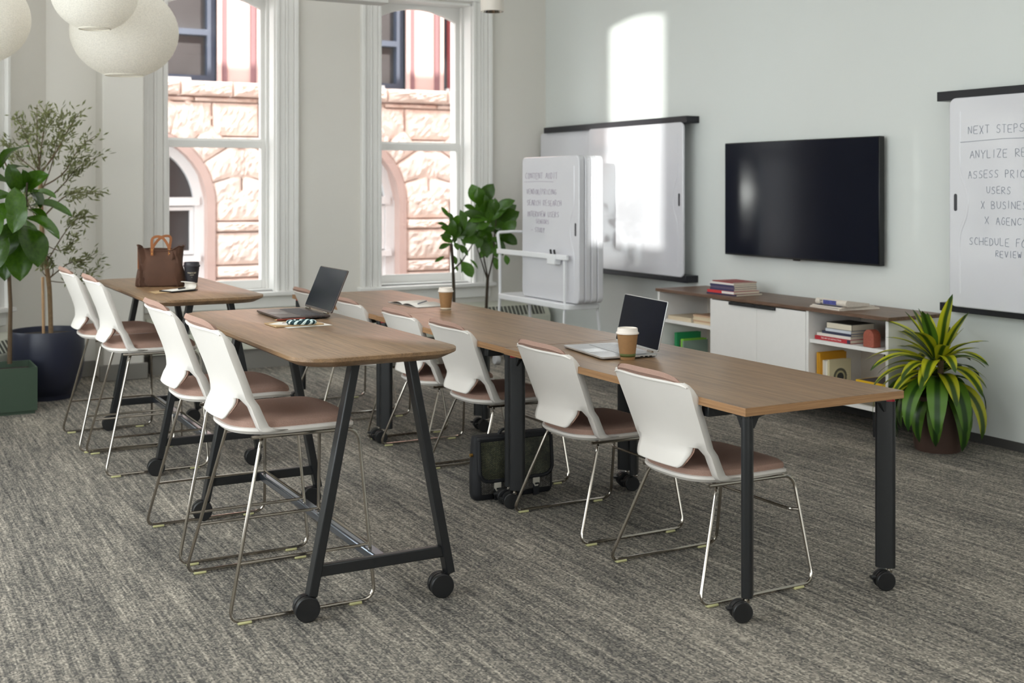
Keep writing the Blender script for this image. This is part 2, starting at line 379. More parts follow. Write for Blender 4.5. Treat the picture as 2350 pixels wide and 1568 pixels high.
    b = B(); bx(b, g0 - 0.004, g1 + 0.004, yl + 0.016, yl + 0.020, z0 + 0.08, mid - 0.058); obj('pane', b, M_GLASS, root, smooth=False)
    b = B(); bx(b, ga - 0.004, gb + 0.004, yu + 0.016, yu + 0.020, mid + 0.01, z1 - 0.02); obj('pane', b, M_GLASS, root, smooth=False)
    return root
I4 = Matrix.Identity(4)
WZ0, WZ1, SPR, RISE, MID = 0.607, 3.15, 3.0, 0.10, 1.873
MB = Matrix.Translation((0, YB, 0))
X0 = XL - 0.3
def fr(M, x): return M
wall_with_windows('wall_back', M_WALLB, XR + 0.3 - X0, [(2.19 - X0, 3.09 - X0, WZ0, WZ1), (4.04 - X0, 4.94 - X0, WZ0, WZ1)], 0.42, Matrix.Translation((X0, YB, 0)))
window(1, MB, 2.19, 3.09, WZ0, WZ1, SPR, RISE, MID)
window(2, MB, 4.04, 4.94, WZ0, WZ1, SPR, RISE, MID)
# pier beside the first window
b = B(); bx(b, 1.645, 1.955, 9.50, YB, 0, ZC); struct('wall_pier', b, M_WALLB, smooth=True, bevel=0.012)
# canted bay wall, from the corner (1.28, 9.8) towards the left
c45 = math.sqrt(0.5); LB = (1.28 - XL) / c45
MBAY = Matrix(((c45, -c45, 0, XL), (c45, c45, 0, YB - (1.28 - XL)), (0, 0, 1, 0), (0, 0, 0, 1)))   # x along the wall towards the corner, y outward
wall_with_windows('wall_bay', M_WALLB, LB, [(LB - 1.66, LB - 0.66, WZ0, WZ1)], 0.42, MBAY)
window(3, MBAY, LB - 1.66, LB - 0.66, WZ0, WZ1, SPR, RISE, MID)
YLB = YB - (1.28 - XL)
ML = Matrix(((0, -1, 0, XL), (1, 0, 0, YF), (0, 0, 1, 0), (0, 0, 0, 1)))                   # x along +y, y outward to -x
L1 = 0.0; LH = [(y0 - YF, y1 - YF, 0.45, 3.3) for y0, y1 in ((-4.3, -2.2), (2.35, 4.6), (4.85, 7.35))]
wall_with_windows('wall_left', M_WALLB, YLB - YF, sorted(LH + [(L1 - 0.6 - YF, L1 + 0.6 - YF, 1.45, WZ1)]), 0.30, ML)
window(4, ML, L1 - 0.6 - YF, L1 + 0.6 - YF, 1.45, WZ1, SPR, RISE, 1.56, deep=0.14)
MFR = Matrix(((-1, 0, 0, XR + 0.3), (0, -1, 0, YF), (0, 0, 1, 0), (0, 0, 0, 1)))
fh = [(0.9 + 1.75 * k, 0.9 + 1.75 * k + 1.45, 0.6, 3.3) for k in (2, 3)]
wall_with_windows('wall_front', M_WALLB, XR + 0.6 - XL, fh, 0.3, MFR)
for k, (a, c, z0, z1, MW) in enumerate([h + (MFR,) for h in fh] + [h + (ML,) for h in LH]):
    r = struct('window_%d' % (5 + k)); r.matrix_world = MW
    b = B(); bx(b, a, c, 0.12, 0.125, z0, z1); obj('pane', b, M_GLASS, r, smooth=False)
    b = B(); bx(b, a, a + 0.06, 0.09, 0.15, z0, z1); bx(b, c - 0.06, c, 0.09, 0.15, z0, z1); bx(b, a + 0.06, c - 0.06, 0.09, 0.15, z0, z0 + 0.06); bx(b, a + 0.06, c - 0.06, 0.09, 0.15, z1 - 0.06, z1); bx(b, a + 0.06, c - 0.06, 0.09, 0.15, 1.9, 1.95)
    obj('frame', b, M_TRIM, r, smooth=False)
    portal('sky_portal', MW @ Vector(((a + c) / 2, 0.25, (z0 + z1) / 2)), (PI / 2, 0, 0) if MW is MFR else (-PI / 2, 0, PI / 2), c - a, z1 - z0)
for nm, x in (('sky_portal', 2.64), ('sky_portal', 4.49)): portal(nm, (x, YB + 0.43, 1.88), (-PI / 2, 0, 0), 0.9, 2.54)
portal('sky_portal', MBAY @ Vector((LB - 1.16, 0.43, 1.88)), (-PI / 2, 0, PI / 4), 1.0, 2.54)
portal('sky_portal', ML @ Vector((L1 - YF, 0.31, 1.88)), (-PI / 2, 0, PI / 2), 1.2, 2.54)
# baseboards
def baseb(nm, x0, x1, y0, y1, h=0.125):
    b = B(); bx(b, x0, x1, y0, y1, 0, h); return struct(nm, b, M_BASE, bevel=0.006)
baseb('baseboard_back', 1.955, XR, YB - 0.022, YB); baseb('baseboard_pier', 1.62, 1.98, 9.478, 9.5); baseb('baseboard_niche', 1.28, 1.645, YB - 0.022, YB)
b = B(); bx(b, XR - 0.012, XR, YF, YB, 0, 0.05); struct('baseboard_right', b, mat('carpet_base_dark', rgb(70, 68, 66), 0.9, var=0.2, scale=300), smooth=False)
# convector heaters under the windows, with a sloped grille of slats
def heater(M, length, label, nslat):
    t = thing('convector_heater', label, 'heater'); t.matrix_world = M
    b = B(); prism(b, [(0, 0.16), (-0.20, 0.16), (-0.20, 0.30), (-0.13, 0.40), (0, 0.43)], 0, length, Matrix(((0, 0, 1, 0), (1, 0, 0, 0), (0, 1, 0, 0), (0, 0, 0, 1))))
    obj('cover', b, M_HEAT, t, smooth=False, bevel=0.006)
    b = B(); bx(b, 0.02, length - 0.02, -0.17, -0.02, 0.0, 0.165); obj('base', b, M_BASE, t, smooth=False)
    S = Matrix.Translation((0, -0.165, 0.35)) @ Matrix.Rotation(math.atan2(0.10, 0.07), 4, 'X')
    b = B(); bx(b, 0.06, length - 0.06, -0.048, 0.048, -0.002, 0.004, S); obj('grille_opening', b, M_HEATD, t, smooth=False)
    b = B(); bx(b, -0.004, 0.004, -0.05, 0.05, -0.001, 0.010); sl = mesh('slat', b, M_HEAT, False)
    for k in range(nslat):
        o = obj('slat', sl, None, t); o.matrix_local = Matrix.Translation((0.08 + (length - 0.16) * k / (nslat - 1), 0, 0)) @ S
    return t
heater(Matrix.Translation((3.95, YB - 0.025, 0)), 1.70, 'cream convector heater with slatted top below the window by the corner', 40)
heater(Matrix.Translation((2.02, YB - 0.025, 0)), 1.45, 'cream convector heater below the window behind the tote bag', 34)
heater(MBAY @ Matrix.Translation((LB - 2.1, -0.025, 0)), 1.7, 'cream convector heater at the left edge behind the green planter', 40)
# the rest of this building's street front, above, below and beside the room
b = B(); bx(b, -0.5, 26, YB + 0.2, YB + 0.42, ZC + 0.2, 13); bx(b, -0.5, 26, YB + 0.2, YB + 0.42, -4.2, -0.2); bx(b, XR + 0.3, 26, YB + 0.2, YB + 0.42, -0.2, ZC + 0.2)
struct('wall_exterior', b, mat('exterior_brick_tone', rgb(150, 112, 96), 0.9, var=0.15, scale=4), smooth=False)
# ------------------------------------------------------------------ chairs and stools
def interp(x, xs, ys):
    if x <= xs[0]: return ys[0]
    for i in range(len(xs) - 1):
        if x <= xs[i + 1]:
            t = (x - xs[i]) / (xs[i + 1] - xs[i]); t = t * t * (3 - 2 * t) * 0.35 + t * 0.65
            return ys[i] + (ys[i + 1] - ys[i]) * t
    return ys[-1]
# back profile (h = height above the lower edge of the back), x = forward
HT = 0.325
PH = [0.00, 0.025, 0.06, 0.11, 0.165, 0.23, 0.29, HT]
PX = [-0.216, -0.206, -0.196, -0.196, -0.212, -0.238, -0.263, -0.278]
def edge_x(h): return -0.278 + (HT - h) * 0.408
def pan_x(h, u):
    if h >= 0.0799: return edge_x(h) * u * u + (interp(h, PH, PX) - 0.034) * (1 - u * u)
    k = min(1.0, (0.08 - h) / 0.06); a = edge_x(h) * u * u + (interp(h, PH, PX) - 0.034) * (1 - u * u); return a + (interp(h, PH, PX) - 0.034 * (1 - u * u) - a) * k * k * (3 - 2 * k)
NOTCH = 0.080
def pan_w(h): return interp(h, [NOTCH, 0.22, 0.300, 0.316, HT], [0.222, 0.228, 0.235, 0.229, 0.214])
def low_w(h): return interp(h, [0.0, 0.008, 0.025, 0.055, NOTCH], [0.122, 0.138, 0.149, 0.160, 0.167])
def seat_outline(sc, n=44, front=0.246, rear=-0.222, hw=0.226):
    out = []
    for k in range(n):
        a = 2 * PI * k / n; c, s = math.cos(a), math.sin(a)
        if c >= 0: x = front * (abs(c) ** 0.42); y = hw * math.copysign(abs(s) ** 0.42, s)
        else: x = -(-rear) * (abs(c) ** 0.80); y = hw * math.copysign(abs(s) ** 0.66, s)
        out.append((0.012 + (x - 0.012) * sc, y * sc))
    return out
def seat_drop(x): 
    t = max(0, (x - 0.13) / 0.12); return -0.020 * t * t
def seat_mesh(layers):
    b = B(); loft(b, [[(x, y, z + seat_drop(x)) for x, y in seat_outline(sc)] for sc, z in layers]); return b
def make_seat(name, label, group, zs, stool=False):
    """chair at origin facing +x; zs = height of the seat shell top"""
    t = thing(name, label, 'stool' if stool else 'chair', group=group)
    obj('seat_shell', seat_mesh([(0.86, zs - 0.026), (0.95, zs - 0.024), (1.0, zs - 0.012), (1.0, zs - 0.002), (0.97, zs)]), M_SHELL, t)
    obj('seat_pad', seat_mesh([(0.955, zs - 0.004), (0.97, zs + 0.008), (0.955, zs + 0.020), (0.90, zs + 0.028), (0.7, zs + 0.030), (0.3, zs + 0.027)]), M_FABRIC, t)
    z0 = zs + 0.028
    b = B(); NI = 12; prev = None; AW = 0.032
    def row(h):
        w = pan_w(h); fl = 0.027 * min(1, (HT - h) / 0.06 + 0.15); ys = [-w, -w] + [-(w - AW) + 2 * (w - AW) * i / NI for i in range(NI + 1)] + [w, w]
        xs = [pan_x(h, y / 0.235) for y in ys]; xs[0] += fl; xs[-1] += fl
        return [b.verts.new((x, y, z0 + h)) for x, y in zip(xs, ys)]
    for h in (HT, 0.322, 0.316, 0.30, 0.27, 0.235, 0.20, 0.165, 0.13, 0.105, NOTCH):
        r = row(h)
        if prev:
            for i in range(len(r) - 1): b.faces.new((prev[i], prev[i + 1], r[i + 1], r[i]))
        prev = r
    last = prev; inner = last[2:-2]
    for h in (NOTCH - 0.001, 0.065, 0.048, 0.032, 0.018, 0.009, 0.004, 0.0):      # lower lip of the back
        w = low_w(h); r = [b.verts.new((pan_x(h, w * (-1 + 2 * i / NI) / 0.235), w * (-1 + 2 * i / NI), z0 + h)) for i in range(NI + 1)]
        for i in range(NI): b.faces.new((inner[i], inner[i + 1], r[i + 1], r[i]))
        inner = r
    for s, trio in ((-1, [last[2], last[1], last[0]]), (1, [last[-3], last[-2], last[-1]])):     # arms running down to the seat
        pr = trio
        for x, z, aw, fl in ((-0.1665, z0 + 0.052, .031, .027), (-0.157, z0 + 0.028, .030, .028), (-0.1455, z0 + 0.0, .028, .029), (-0.1375, zs + 0.006, .025, .032), (-0.127, zs - 0.007, .020, .040), (-0.085, zs - 0.014, .008, .050)):
            cur = [b.verts.new((x - .004, s * (.2265 - aw), z)), b.verts.new((x, s * .2265, z)), b.verts.new((x + fl, s * .2265, z + fl * 0.10))]
            for i in range(2): b.faces.new((pr[i], pr[i + 1], cur[i + 1], cur[i]))
            pr = cur
    obj('back_shell', b, M_SHELL, t, solid=0.007)
    b = B(); pts = []
    for i in range(17):
        u = -1 + 2 * i / 16; w = 0.230
        pts.append((pan_x(HT - 0.008, u) - 0.005, w * u, z0 + HT - 0.004 - 0.012 * abs(u) ** 8))
    tube(b, pts, 0.0060, 8, scales=[0.35, 0.8] + [1] * 13 + [0.8, 0.35]); obj('top_rim', b, M_SHELL, t)
    # back pad: cushion in front of the shell, rolling over the top
    b = B(); NV = 20; NU = 14; F = []; K = []
    top = HT + 0.033; hs = [top - (top - 0.008) * j / NV for j in range(NV + 1)]
    for j, h in enumerate(hs):
        hh = min(h, HT - 0.006); w = (pan_w(hh) - 0.014) if hh > NOTCH else (low_w(hh) + 0.006)
        if h > HT - 0.02: w -= 0.030 * ((h - HT + 0.02) / 0.053) ** 3
        v = -1 + 2 * j / NV; ev = max(0.0, 1 - abs(v) ** 10) ** 0.45
        f, k = [], []
        for i in range(NU + 1):
            u = -1 + 2 * i / NU; eu = max(0.0, 1 - abs(u) ** 10) ** 0.45; x = pan_x(hh, u * w / 0.235) - (max(0, h - HT + 0.006) * 0.3)
            zz = z0 + h - (0.014 * abs(u) ** 4 if h > HT - 0.02 else 0)
            f.append(b.verts.new((x + 0.004 + 0.024 * eu * ev, w * u, zz))); k.append(b.verts.new((x + 0.004 - (0.016 * eu * ev if h > HT - 0.002 else 0), w * u, zz)))
        F.append(f); K.append(k)
    for j in range(NV):
        for i in range(NU):
            b.faces.new((F[j][i], F[j][i + 1], F[j + 1][i + 1], F[j + 1][i])); b.faces.new((K[j][i], K[j + 1][i], K[j + 1][i + 1], K[j][i + 1]))
    bmesh.ops.remove_doubles(b, verts=b.verts, dist=0.0006)
    obj('back_pad', b, M_FABRIC, t)
    # wire sled frame
    zt = zs - 0.034; RW = 0.0066; fy = 0.302 if stool else 0.288
    xr, xf = (-0.268, 0.262)
    for s in (-1, 1):
        b = B(); pts = fillet([(-0.05, s * 0.05, zt), (-0.125, s * 0.205, zt), (xr, s * fy, RW + 0.004), (xf, s * fy, RW + 0.004), (0.236, s * 0.206, zt), (-0.16, s * 0.206, zt + 0.004)],
                             [0.04, 0.05, 0.05, 0.05], 6)
        tube(b, pts, RW, 9); fr_ = obj('sled_frame', b, M_CHROME, t)
        for gx in (xr + 0.055, xf - 0.075):
            b = B(); bx(b, gx - 0.024, gx + 0.024, s * fy - 0.010, s * fy + 0.010, 0.0, 0.0095); obj('glide', b, M_GLIDE, t, bevel=0.003)
    def legpt(s, z, front):
        top = Vector((0.236, s * 0.206, zt)) if front else Vector((-0.125, s * 0.205, zt)); bot = Vector((xf, s * fy, 0.01)) if front else Vector((xr, s * fy, 0.01))
        k = (z - bot.z) / (top.z - bot.z); return bot.lerp(top, k)
    if stool:
        zf = 0.197; R = 0.0058
        for s in (-1, 1):
            b = B(); tube(b, [legpt(s, zf, False), legpt(s, zf, True)], R, 8); obj('side_footrest', b, M_CHROME, t)
        b = B(); tube(b, [legpt(-1, zf, True), legpt(1, zf, True)], R, 8); obj('front_footrest', b, M_CHROME, t)
    else:
        zf = 0.272; p, q = legpt(-1, zf, True), legpt(1, zf, True); o = Vector((-0.03, 0, 0.0))
        b = B(); tube(b, fillet([p, p + o + Vector((0, 0.03, 0)), q + o - Vector((0, 0.03, 0)), q], 0.03), 0.0056, 8); obj('cross_bar', b, M_CHROME, t)
    for ux in (-0.05, 0.17):
        b = B(); tube(b, [(ux, -0.206, zt), (ux, 0.206, zt)], 0.006, 8); obj('under_bar', b, M_CHROME, t)
    return t
chair_spots = [(2.872, 3.672, 0.0, 'white shelled chair nearest the camera, tucked under the near corner of the long table'),
               (2.886, 4.487, 0.0, 'white shelled chair beside the open silver laptop on the long table'),
               (2.888, 5.437, 0.0, 'white shelled chair behind the black messenger bag'),
               (2.892, 6.080, 0.0, 'white shelled chair fourth from the camera along the long table'),
               (2.892, 6.860, 0.0, 'white shelled chair half hidden by the bar table, beside the black open laptop screen'),
               (2.892, 7.640, 0.0, 'farthest white shelled chair, mostly hidden behind the black laptop screen')]
proto = None
for x, y, a, lab in chair_spots:
    if proto is None: o = proto = make_seat('side_chair', lab, 'padded sled chairs along the long table', 0.432)
    else: o = copy_tree(proto)
    o.location = (x, y, 0); o.rotation_euler = (0, 0, a); o['label'] = lab
stool_spots = [(1.372, 4.315, 'white shelled counter stool nearest the camera at the bar table'),
               (1.372, 5.035, 'white shelled counter stool second from the camera at the near bar table'),
               (1.378, 6.650, 'white shelled counter stool third from the camera, beside the bar table with the tote bag'),
               (1.352, 7.310, 'farthest white shelled counter stool, in front of the dark blue planter')]
proto = None
for x, y, lab in stool_spots:
    if proto is None: o = proto = make_seat('counter_stool', lab, 'padded counter stools along the bar tables', 0.640, True)
    else: o = copy_tree(proto)
    o.location = (x, y, 0); o['label'] = lab

# ------------------------------------------------------------------ casters
def caster(parent, loc, rz, R=0.0355, w=0.022, gap=0.012, neck=0.10, brake=True, big=False):
    """twin wheel caster; loc = floor point below the stem (local to the table)"""
    M = Matrix.Translation(loc) @ Matrix.Rotation(rz, 4, 'Z')
    off = -R * 0.55
    W = Matrix.Translation((off, 0, R)) @ Matrix.Rotation(PI / 2, 4, 'X')
    b = B()
    for s in (-1, 1):
        c = s * (gap / 2 + w / 2)
        lathe(b, [(0.001, c - w / 2), (R * 0.92, c - w / 2), (R * 0.985, c - w * 0.40), (R, c - w * 0.28), (R, c + w * 0.28), (R * 0.985, c + w * 0.40), (R * 0.92, c + w / 2), (0.001, c + w / 2)], 26, M=M @ W, caps=False)
    root = obj('caster', b, M_BLACKPL, parent)
    b = B(); prof = circ(1.0, 16)
    pts = [(off + R * 1.02 * math.cos(a), R + R * 1.02 * math.sin(a)) for a in [math.radians(d) for d in range(20, 190, 17)]]
    prism(b, pts + [(off - R * 0.6, R * 1.0), (off + R * 0.6, R * 1.0)], -gap * 0.42, gap * 0.42, M @ Matrix.Rotation(PI / 2, 4, 'X'))
    obj('fork', b, M_BLACKPL, root, smooth=False)
    b = B(); lathe(b, [(0.0065, R * 1.2), (0.0065, neck)], 10, M=M); lathe(b, [(0.012, R * 1.75), (0.012, R * 2.02)], 12, M=M); obj('stem', b, M_CHROME if not big else M_BLACKPL, root)
    if brake:
        b = B(); bx(b, off - R * 1.45, off - R * 0.55, -0.011, 0.011, R * 1.15, R * 1.42, M); obj('brake_tab', b, M_BLACKPL, root, bevel=0.002)

# ------------------------------------------------------------------ long table: three tables end to end
def long_table(x0, x1, y0, y1, label, rots):
    t = thing('conference_table', label, 'table', ((x0 + x1) / 2, (y0 + y1) / 2, 0), group='tables joined into the long table')
    hx, hy = (x1 - x0) / 2, (y1 - y0) / 2; zt = 0.737; th = 0.029
    b = B(); bx(b, -hx, hx, -hy, hy, zt - th, zt); o = obj('table_top', b, M_TABLE, t, smooth=True, bevel=0.0016)
    e = 0.0012
    for (a0, a1, c0, c1) in ((-hx - e, hx + e, -hy - e, -hy), (-hx - e, hx + e, hy, hy + e)):
        b = B(); bx(b, a0, a1, c0, c1, zt - th, zt - 0.0015); obj('edge_band', b, M_EDGEX, t, smooth=False)
    for (a0, a1, c0, c1) in ((-hx - e, -hx, -hy, hy), (hx, hx + e, -hy, hy)):
        b = B(); bx(b, a0, a1, c0, c1, zt - th, zt - 0.0015); obj('edge_band', b, M_EDGE, t, smooth=False)
    ins = 0.038; k = 0
    for sx in (-1, 1):
        for sy in (-1, 1):
            cx, cy = sx * (hx - ins), sy * (hy - ins); ang = math.atan2(-sy, -sx)      # long axis towards the middle
            M = Matrix.Translation((cx, cy, 0)) @ Matrix.Rotation(ang, 4, 'Z')
            b = B(); prism(b, rrect(-0.026, 0.046, -0.0195, 0.0195, 0.016), 0.082, zt - th - 0.012, M); lg = obj('leg', b, M_BLACK, t)
            b = B(); prism(b, rrect(-0.024, 0.040, -0.018, 0.018, 0.014), zt - th - 0.012, zt - th, M); obj('leg_cap', b, M_BLACK if sx < 0 and sy < 0 else M_RED, lg)
            for dx, dy in ((-sx, 0), (0, -sy)):
                Mb = Matrix(((dx, -dy, 0, cx), (dy, dx, 0, cy), (0, 0, 1, 0), (0, 0, 0, 1)))
                b = B(); prism(b, [(0.0, zt - th), (0.085, zt - th), (0.080, zt - th - 0.006), (0.045, zt - th - 0.016), (0.026, zt - th - 0.050), (0.0, zt - th - 0.050)], -0.008, 0.008, Mb @ Matrix.Rotation(PI / 2, 4, 'X')); obj('bracket', b, M_BLACK, lg)
            caster(t, (cx + 0.004 * sx, cy, 0), rots[k]); k += 1
    for s in (-1, 1):
        b = B(); bx(b, s * (hx - 0.17) - 0.02, s * (hx - 0.17) + 0.02, -hy + 0.26, hy - 0.26, zt - th - 0.045, zt - th); obj('apron_rail', b, M_BLACK, t, bevel=0.003)
        b = B(); bx(b, -hx + 0.03, hx - 0.03, s * (hy - 0.26) - 0.02, s * (hy - 0.26) + 0.02, zt - th - 0.045, zt - th); obj('apron_rail', b, M_BLACK, t, bevel=0.003)
    return t
M_EDGEX = wood('walnut_edge_end', rgb(128, 92, 60), rgb(178, 136, 96), 0.45, (1.5, 18, 130))
long_table(2.642, 3.384, 3.180, 4.903, 'walnut topped table at the near end of the long table, carrying the silver laptop', [-0.35, -0.3, -0.4, -0.3])
long_table(2.655, 3.395, 4.909, 6.497, 'middle walnut topped table of the long table, with the kraft cup at its far seam', [-0.35, -0.2, -0.3, -0.3])
long_table(2.660, 3.402, 6.503, 8.040, 'farthest walnut topped table of the long table, under the open notebook', [-0.3, -0.2, -0.3, -0.3])

# ------------------------------------------------------------------ bar tables with A-frame ends
def bar_table(x0, x1, y0, y1, ly0, ly1, label):
    t = thing('bar_table', label, 'table', ((x0 + x1) / 2, (y0 + y1) / 2, 0), group='bar tables with casters')
    ox, oy = (x0 + x1) / 2, (y0 + y1) / 2; hx, hy = (x1 - x0) / 2, (y1 - y0) / 2; zt = 0.914
    def ol(sx, r=0.14): return rrect(-hx + sx, hx - sx, -hy + sx, hy - sx, r, 9)
    b = B(); loft(b, [[(x, y, z) for x, y in ol(s_, r)] for s_, z, r in ((0.045, zt - 0.036, 0.12), (0.040, zt - 0.0355, 0.12), (0.003, zt - 0.016, 0.14), (0.0, zt - 0.013, 0.14), (0.0, zt - 0.0015, 0.14), (0.0018, zt, 0.14))])
    obj('table_top', b, M_TABLE, t)
    xc = 1.632 - ox
    for yy in (ly0 - oy, ly1 - oy):
        for s in (-1, 1):
            top = Vector((xc + s * 0.105, yy, zt - 0.037)); bot = Vector((xc + s * 0.262, yy, 0.084))
            b = B(); M0 = Matrix.Identity(4)
            sweep(b, [bot, top], [(-0.024, -0.016), (0.024, -0.016), (0.024, 0.016), (-0.024, 0.016)], up=(1, 0, 0)); obj('leg', b, M_BLACK, t, bevel=0.004)
            caster(t, (bot.x - s * 0.008, yy, 0), -0.12, R=0.0435, w=0.024, gap=0.010, neck=0.09, brake=False, big=True)
        b = B(); bx(b, xc - 0.235, xc + 0.235, yy - 0.014, yy + 0.014, 0.145, 0.186); obj('cross_bar', b, M_BLACK, t, bevel=0.004)
        b = B(); bx(b, xc - 0.20, xc + 0.20, yy - 0.03, yy + 0.03, zt - 0.042, zt - 0.036); obj('mount_plate', b, M_BLACK, t, smooth=False)
    b = B(); bx(b, xc - 0.022, xc + 0.022, ly0 - oy + 0.014, ly1 - oy - 0.014, 0.150, 0.182); obj('stretcher', b, M_STEELBL, t, bevel=0.006)
    return t
bar_table(1.283, 1.905, 3.795, 5.510, 3.940, 5.355, 'walnut bar table with rounded corners in the foreground, holding the black screened laptop')
bar_table(1.288, 1.905, 6.125, 7.720, 6.290, 7.585, 'walnut bar table with rounded corners behind, holding the brown tote bag')
# ------------------------------------------------------------------ stroke lettering (handwriting) and printed lettering
GL = {'A': [[(0, 0), (.5, 1), (1, 0)], [(.2, .4), (.8, .4)]], 'B': [[(0, 0), (0, 1), (.7, .95), (.7, .6), (0, .52), (.85, .45), (.8, .05), (0, 0)]],
      'C': [[(.95, .85), (.5, 1), (.05, .6), (.1, .2), (.5, 0), (.95, .12)]], 'D': [[(0, 0), (0, 1), (.7, .85), (.9, .45), (.6, .05), (0, 0)]],
      'E': [[(.9, 1), (0, 1), (0, 0), (.9, 0)], [(0, .5), (.7, .5)]], 'F': [[(.9, 1), (0, 1), (0, 0)], [(0, .5), (.7, .5)]],
      'G': [[(.9, .85), (.5, 1), (.05, .6), (.1, .15), (.5, 0), (.95, .15), (.95, .45), (.55, .45)]], 'H': [[(0, 0), (0, 1)], [(.9, 0), (.9, 1)], [(0, .5), (.9, .5)]],
      'I': [[(.5, 0), (.5, 1)]], 'J': [[(.8, 1), (.8, .2), (.4, 0), (.05, .2)]], 'K': [[(0, 0), (0, 1)], [(.9, 1), (0, .45), (.9, 0)]], 'L': [[(0, 1), (0, 0), (.85, 0)]],
      'M': [[(0, 0), (.1, 1), (.5, .35), (.9, 1), (1, 0)]], 'N': [[(0, 0), (0, 1), (.9, 0), (.9, 1)]], 'O': [[(.5, 1), (.05, .6), (.1, .15), (.5, 0), (.9, .2), (.95, .65), (.5, 1)]],
      'P': [[(0, 0), (0, 1), (.75, .95), (.8, .6), (0, .48)]], 'R': [[(0, 0), (0, 1), (.75, .95), (.8, .6), (0, .48), (.9, 0)]],
      'S': [[(.9, .88), (.5, 1), (.08, .8), (.2, .55), (.8, .42), (.85, .12), (.4, 0), (0, .12)]], 'T': [[(0, 1), (1, 1)], [(.5, 1), (.5, 0)]],
      'U': [[(0, 1), (.05, .2), (.45, 0), (.85, .2), (.9, 1)]], 'V': [[(0, 1), (.45, 0), (.95, 1)]], 'W': [[(0, 1), (.25, 0), (.5, .7), (.75, 0), (1, 1)]],
      'X': [[(0, 0), (.9, 1)], [(0, 1), (.9, 0)]], 'Y': [[(0, 1), (.45, .5), (.95, 1)], [(.45, .5), (.4, 0)]], 'Z': [[(0, 1), (.9, 1), (0, 0), (.9, 0)]],
      '/': [[(0, -.1), (.7, 1.1)]], '-': [[(.05, .5), (.8, .5)]], ' ': []}
def handwrite(name, lines, m, parent, M, r=0.0022, seed=1):
    """lines = [(text, x, z, height)], local frame x to the right, z up, on plane y=0"""
    rng = random.Random(seed); b = B()
    for text, x, z, h in lines:
        cx = x
        for ch in text:
            w = h * (0.62 if ch != 'I' else 0.4) * rng.uniform(0.9, 1.1); dz = rng.uniform(-.06, .06) * h
            for st in GL.get(ch, []):
                pts = [M @ Vector((cx + (p + rng.uniform(-.05, .05)) * w, 0, z + dz + (q + rng.uniform(-.04, .04)) * h)) for p, q in st]
                sweep(b, fillet(pts, h * 0.15, 2) if len(pts) > 2 else pts, circ(r, 4))
            cx += w + h * 0.22
    o = obj(name, b, m, parent, smooth=False); o['kind'] = 'stuff'; return o
def printed(name, text, size, m, parent, M, extrude=0.0003, align='CENTER', spacing=1.0):
    cu = bpy.data.curves.new(name, 'FONT'); cu.body = text; cu.size = size; cu.extrude = extrude; cu.align_x = align; cu.align_y = 'CENTER'; cu.space_character = spacing; cu.resolution_u = 3
    o = bpy.data.objects.new(name, cu); C.objects.link(o); bpy.context.view_layer.update()
    me = bpy.data.meshes.new_from_object(o); bpy.data.objects.remove(o); bpy.data.curves.remove(cu)
    me.transform(M); me.materials.clear(); me.materials.append(m)
    p = bpy.data.objects.new(name, me); C.objects.link(p); p.parent = parent; return p

# ------------------------------------------------------------------ television
t = thing('television', 'large black flat television on the mint wall above the credenza', 'television', (XR, 6.272, 1.395))
boxobj('casing', M_TVB, t, -0.075, -0.03, -0.765, 0.765, -0.411, 0.411, bevel=0.004)
boxobj('screen', M_SCREEN, t, -0.0785, -0.0745, -0.759, 0.759, -0.400, 0.405, bevel=0.001)
boxobj('wall_mount', M_TVB, t, -0.03, -0.004, -0.35, 0.35, -0.22, 0.22)
boxobj('sensor_bump', M_TVB, t, -0.076, -0.06, -0.03, 0.03, -0.419, -0.410, bevel=0.002)

# ------------------------------------------------------------------ whiteboards
def marker_board(parent, yl, yr, z0, z1, x, handle_right=True, thick=0.022, name='board', ridge=True):
    """board facing -x; yl = left edge (larger y), yr = right edge"""
    M = Matrix(((0, 0, 1, x), (1, 0, 0, 0), (0, 1, 0, 0), (0, 0, 0, 1)))       # poly (y,z), extrude x
    b = B(); prism(b, rrect(yr, yl, z0, z1, 0.045, 6), 0, thick, M); o = obj(name, b, M_BOARD, parent, bevel=0.008, seg=3)
    if ridge:
        e = yr if handle_right else yl; s = 1 if handle_right else -1
        zc = (z0 + z1) / 2; H = (z1 - z0)
        pts = [(e + s * 0.075, z1 - 0.08), (e + s * 0.072, zc + 0.26), (e + s * 0.078, zc + 0.17), (e + s * 0.125, zc + 0.08), (e + s * 0.135, zc), (e + s * 0.125, zc - 0.08), (e + s * 0.078, zc - 0.17), (e + s * 0.072, zc - 0.26), (e + s * 0.075, z0 + 0.08)]
        b = B(); P = fillet([(x, p, q) for p, q in pts], 0.06, 4); sweep(b, P, [(-0.014, -0.004), (-0.007, 0.0035), (0.007, 0.0035), (0.014, -0.004)], up=(-1, 0, 0)); obj('moulded_ridge', b, M_BOARD, o)
        b = B(); prism(b, rrect(e + s * 0.048 - 0.011, e + s * 0.048 + 0.011, zc - 0.05, zc + 0.05, 0.0105, 5), -0.0015, 0.004, M); obj('hand_slot', b, mat('slot_dark', rgb(58, 58, 62), 0.5), o)
    return o
def rail(parent, name, y0, y1, z0, z1, xf=5.600):
    b = B(); bx(b, xf, XR - 0.002, y0, y1, z0, z1); return obj(name, b, M_BLACKRAIL, parent, smooth=True, bevel=0.003)
M_BLACKRAIL = mat('rail_black_anodised', rgb(34, 34, 40), 0.32, 0.3, var=0.03, scale=6)
t = thing('wall_whiteboard', 'sliding whiteboard pair on black wall rails beside the television', 'whiteboard')
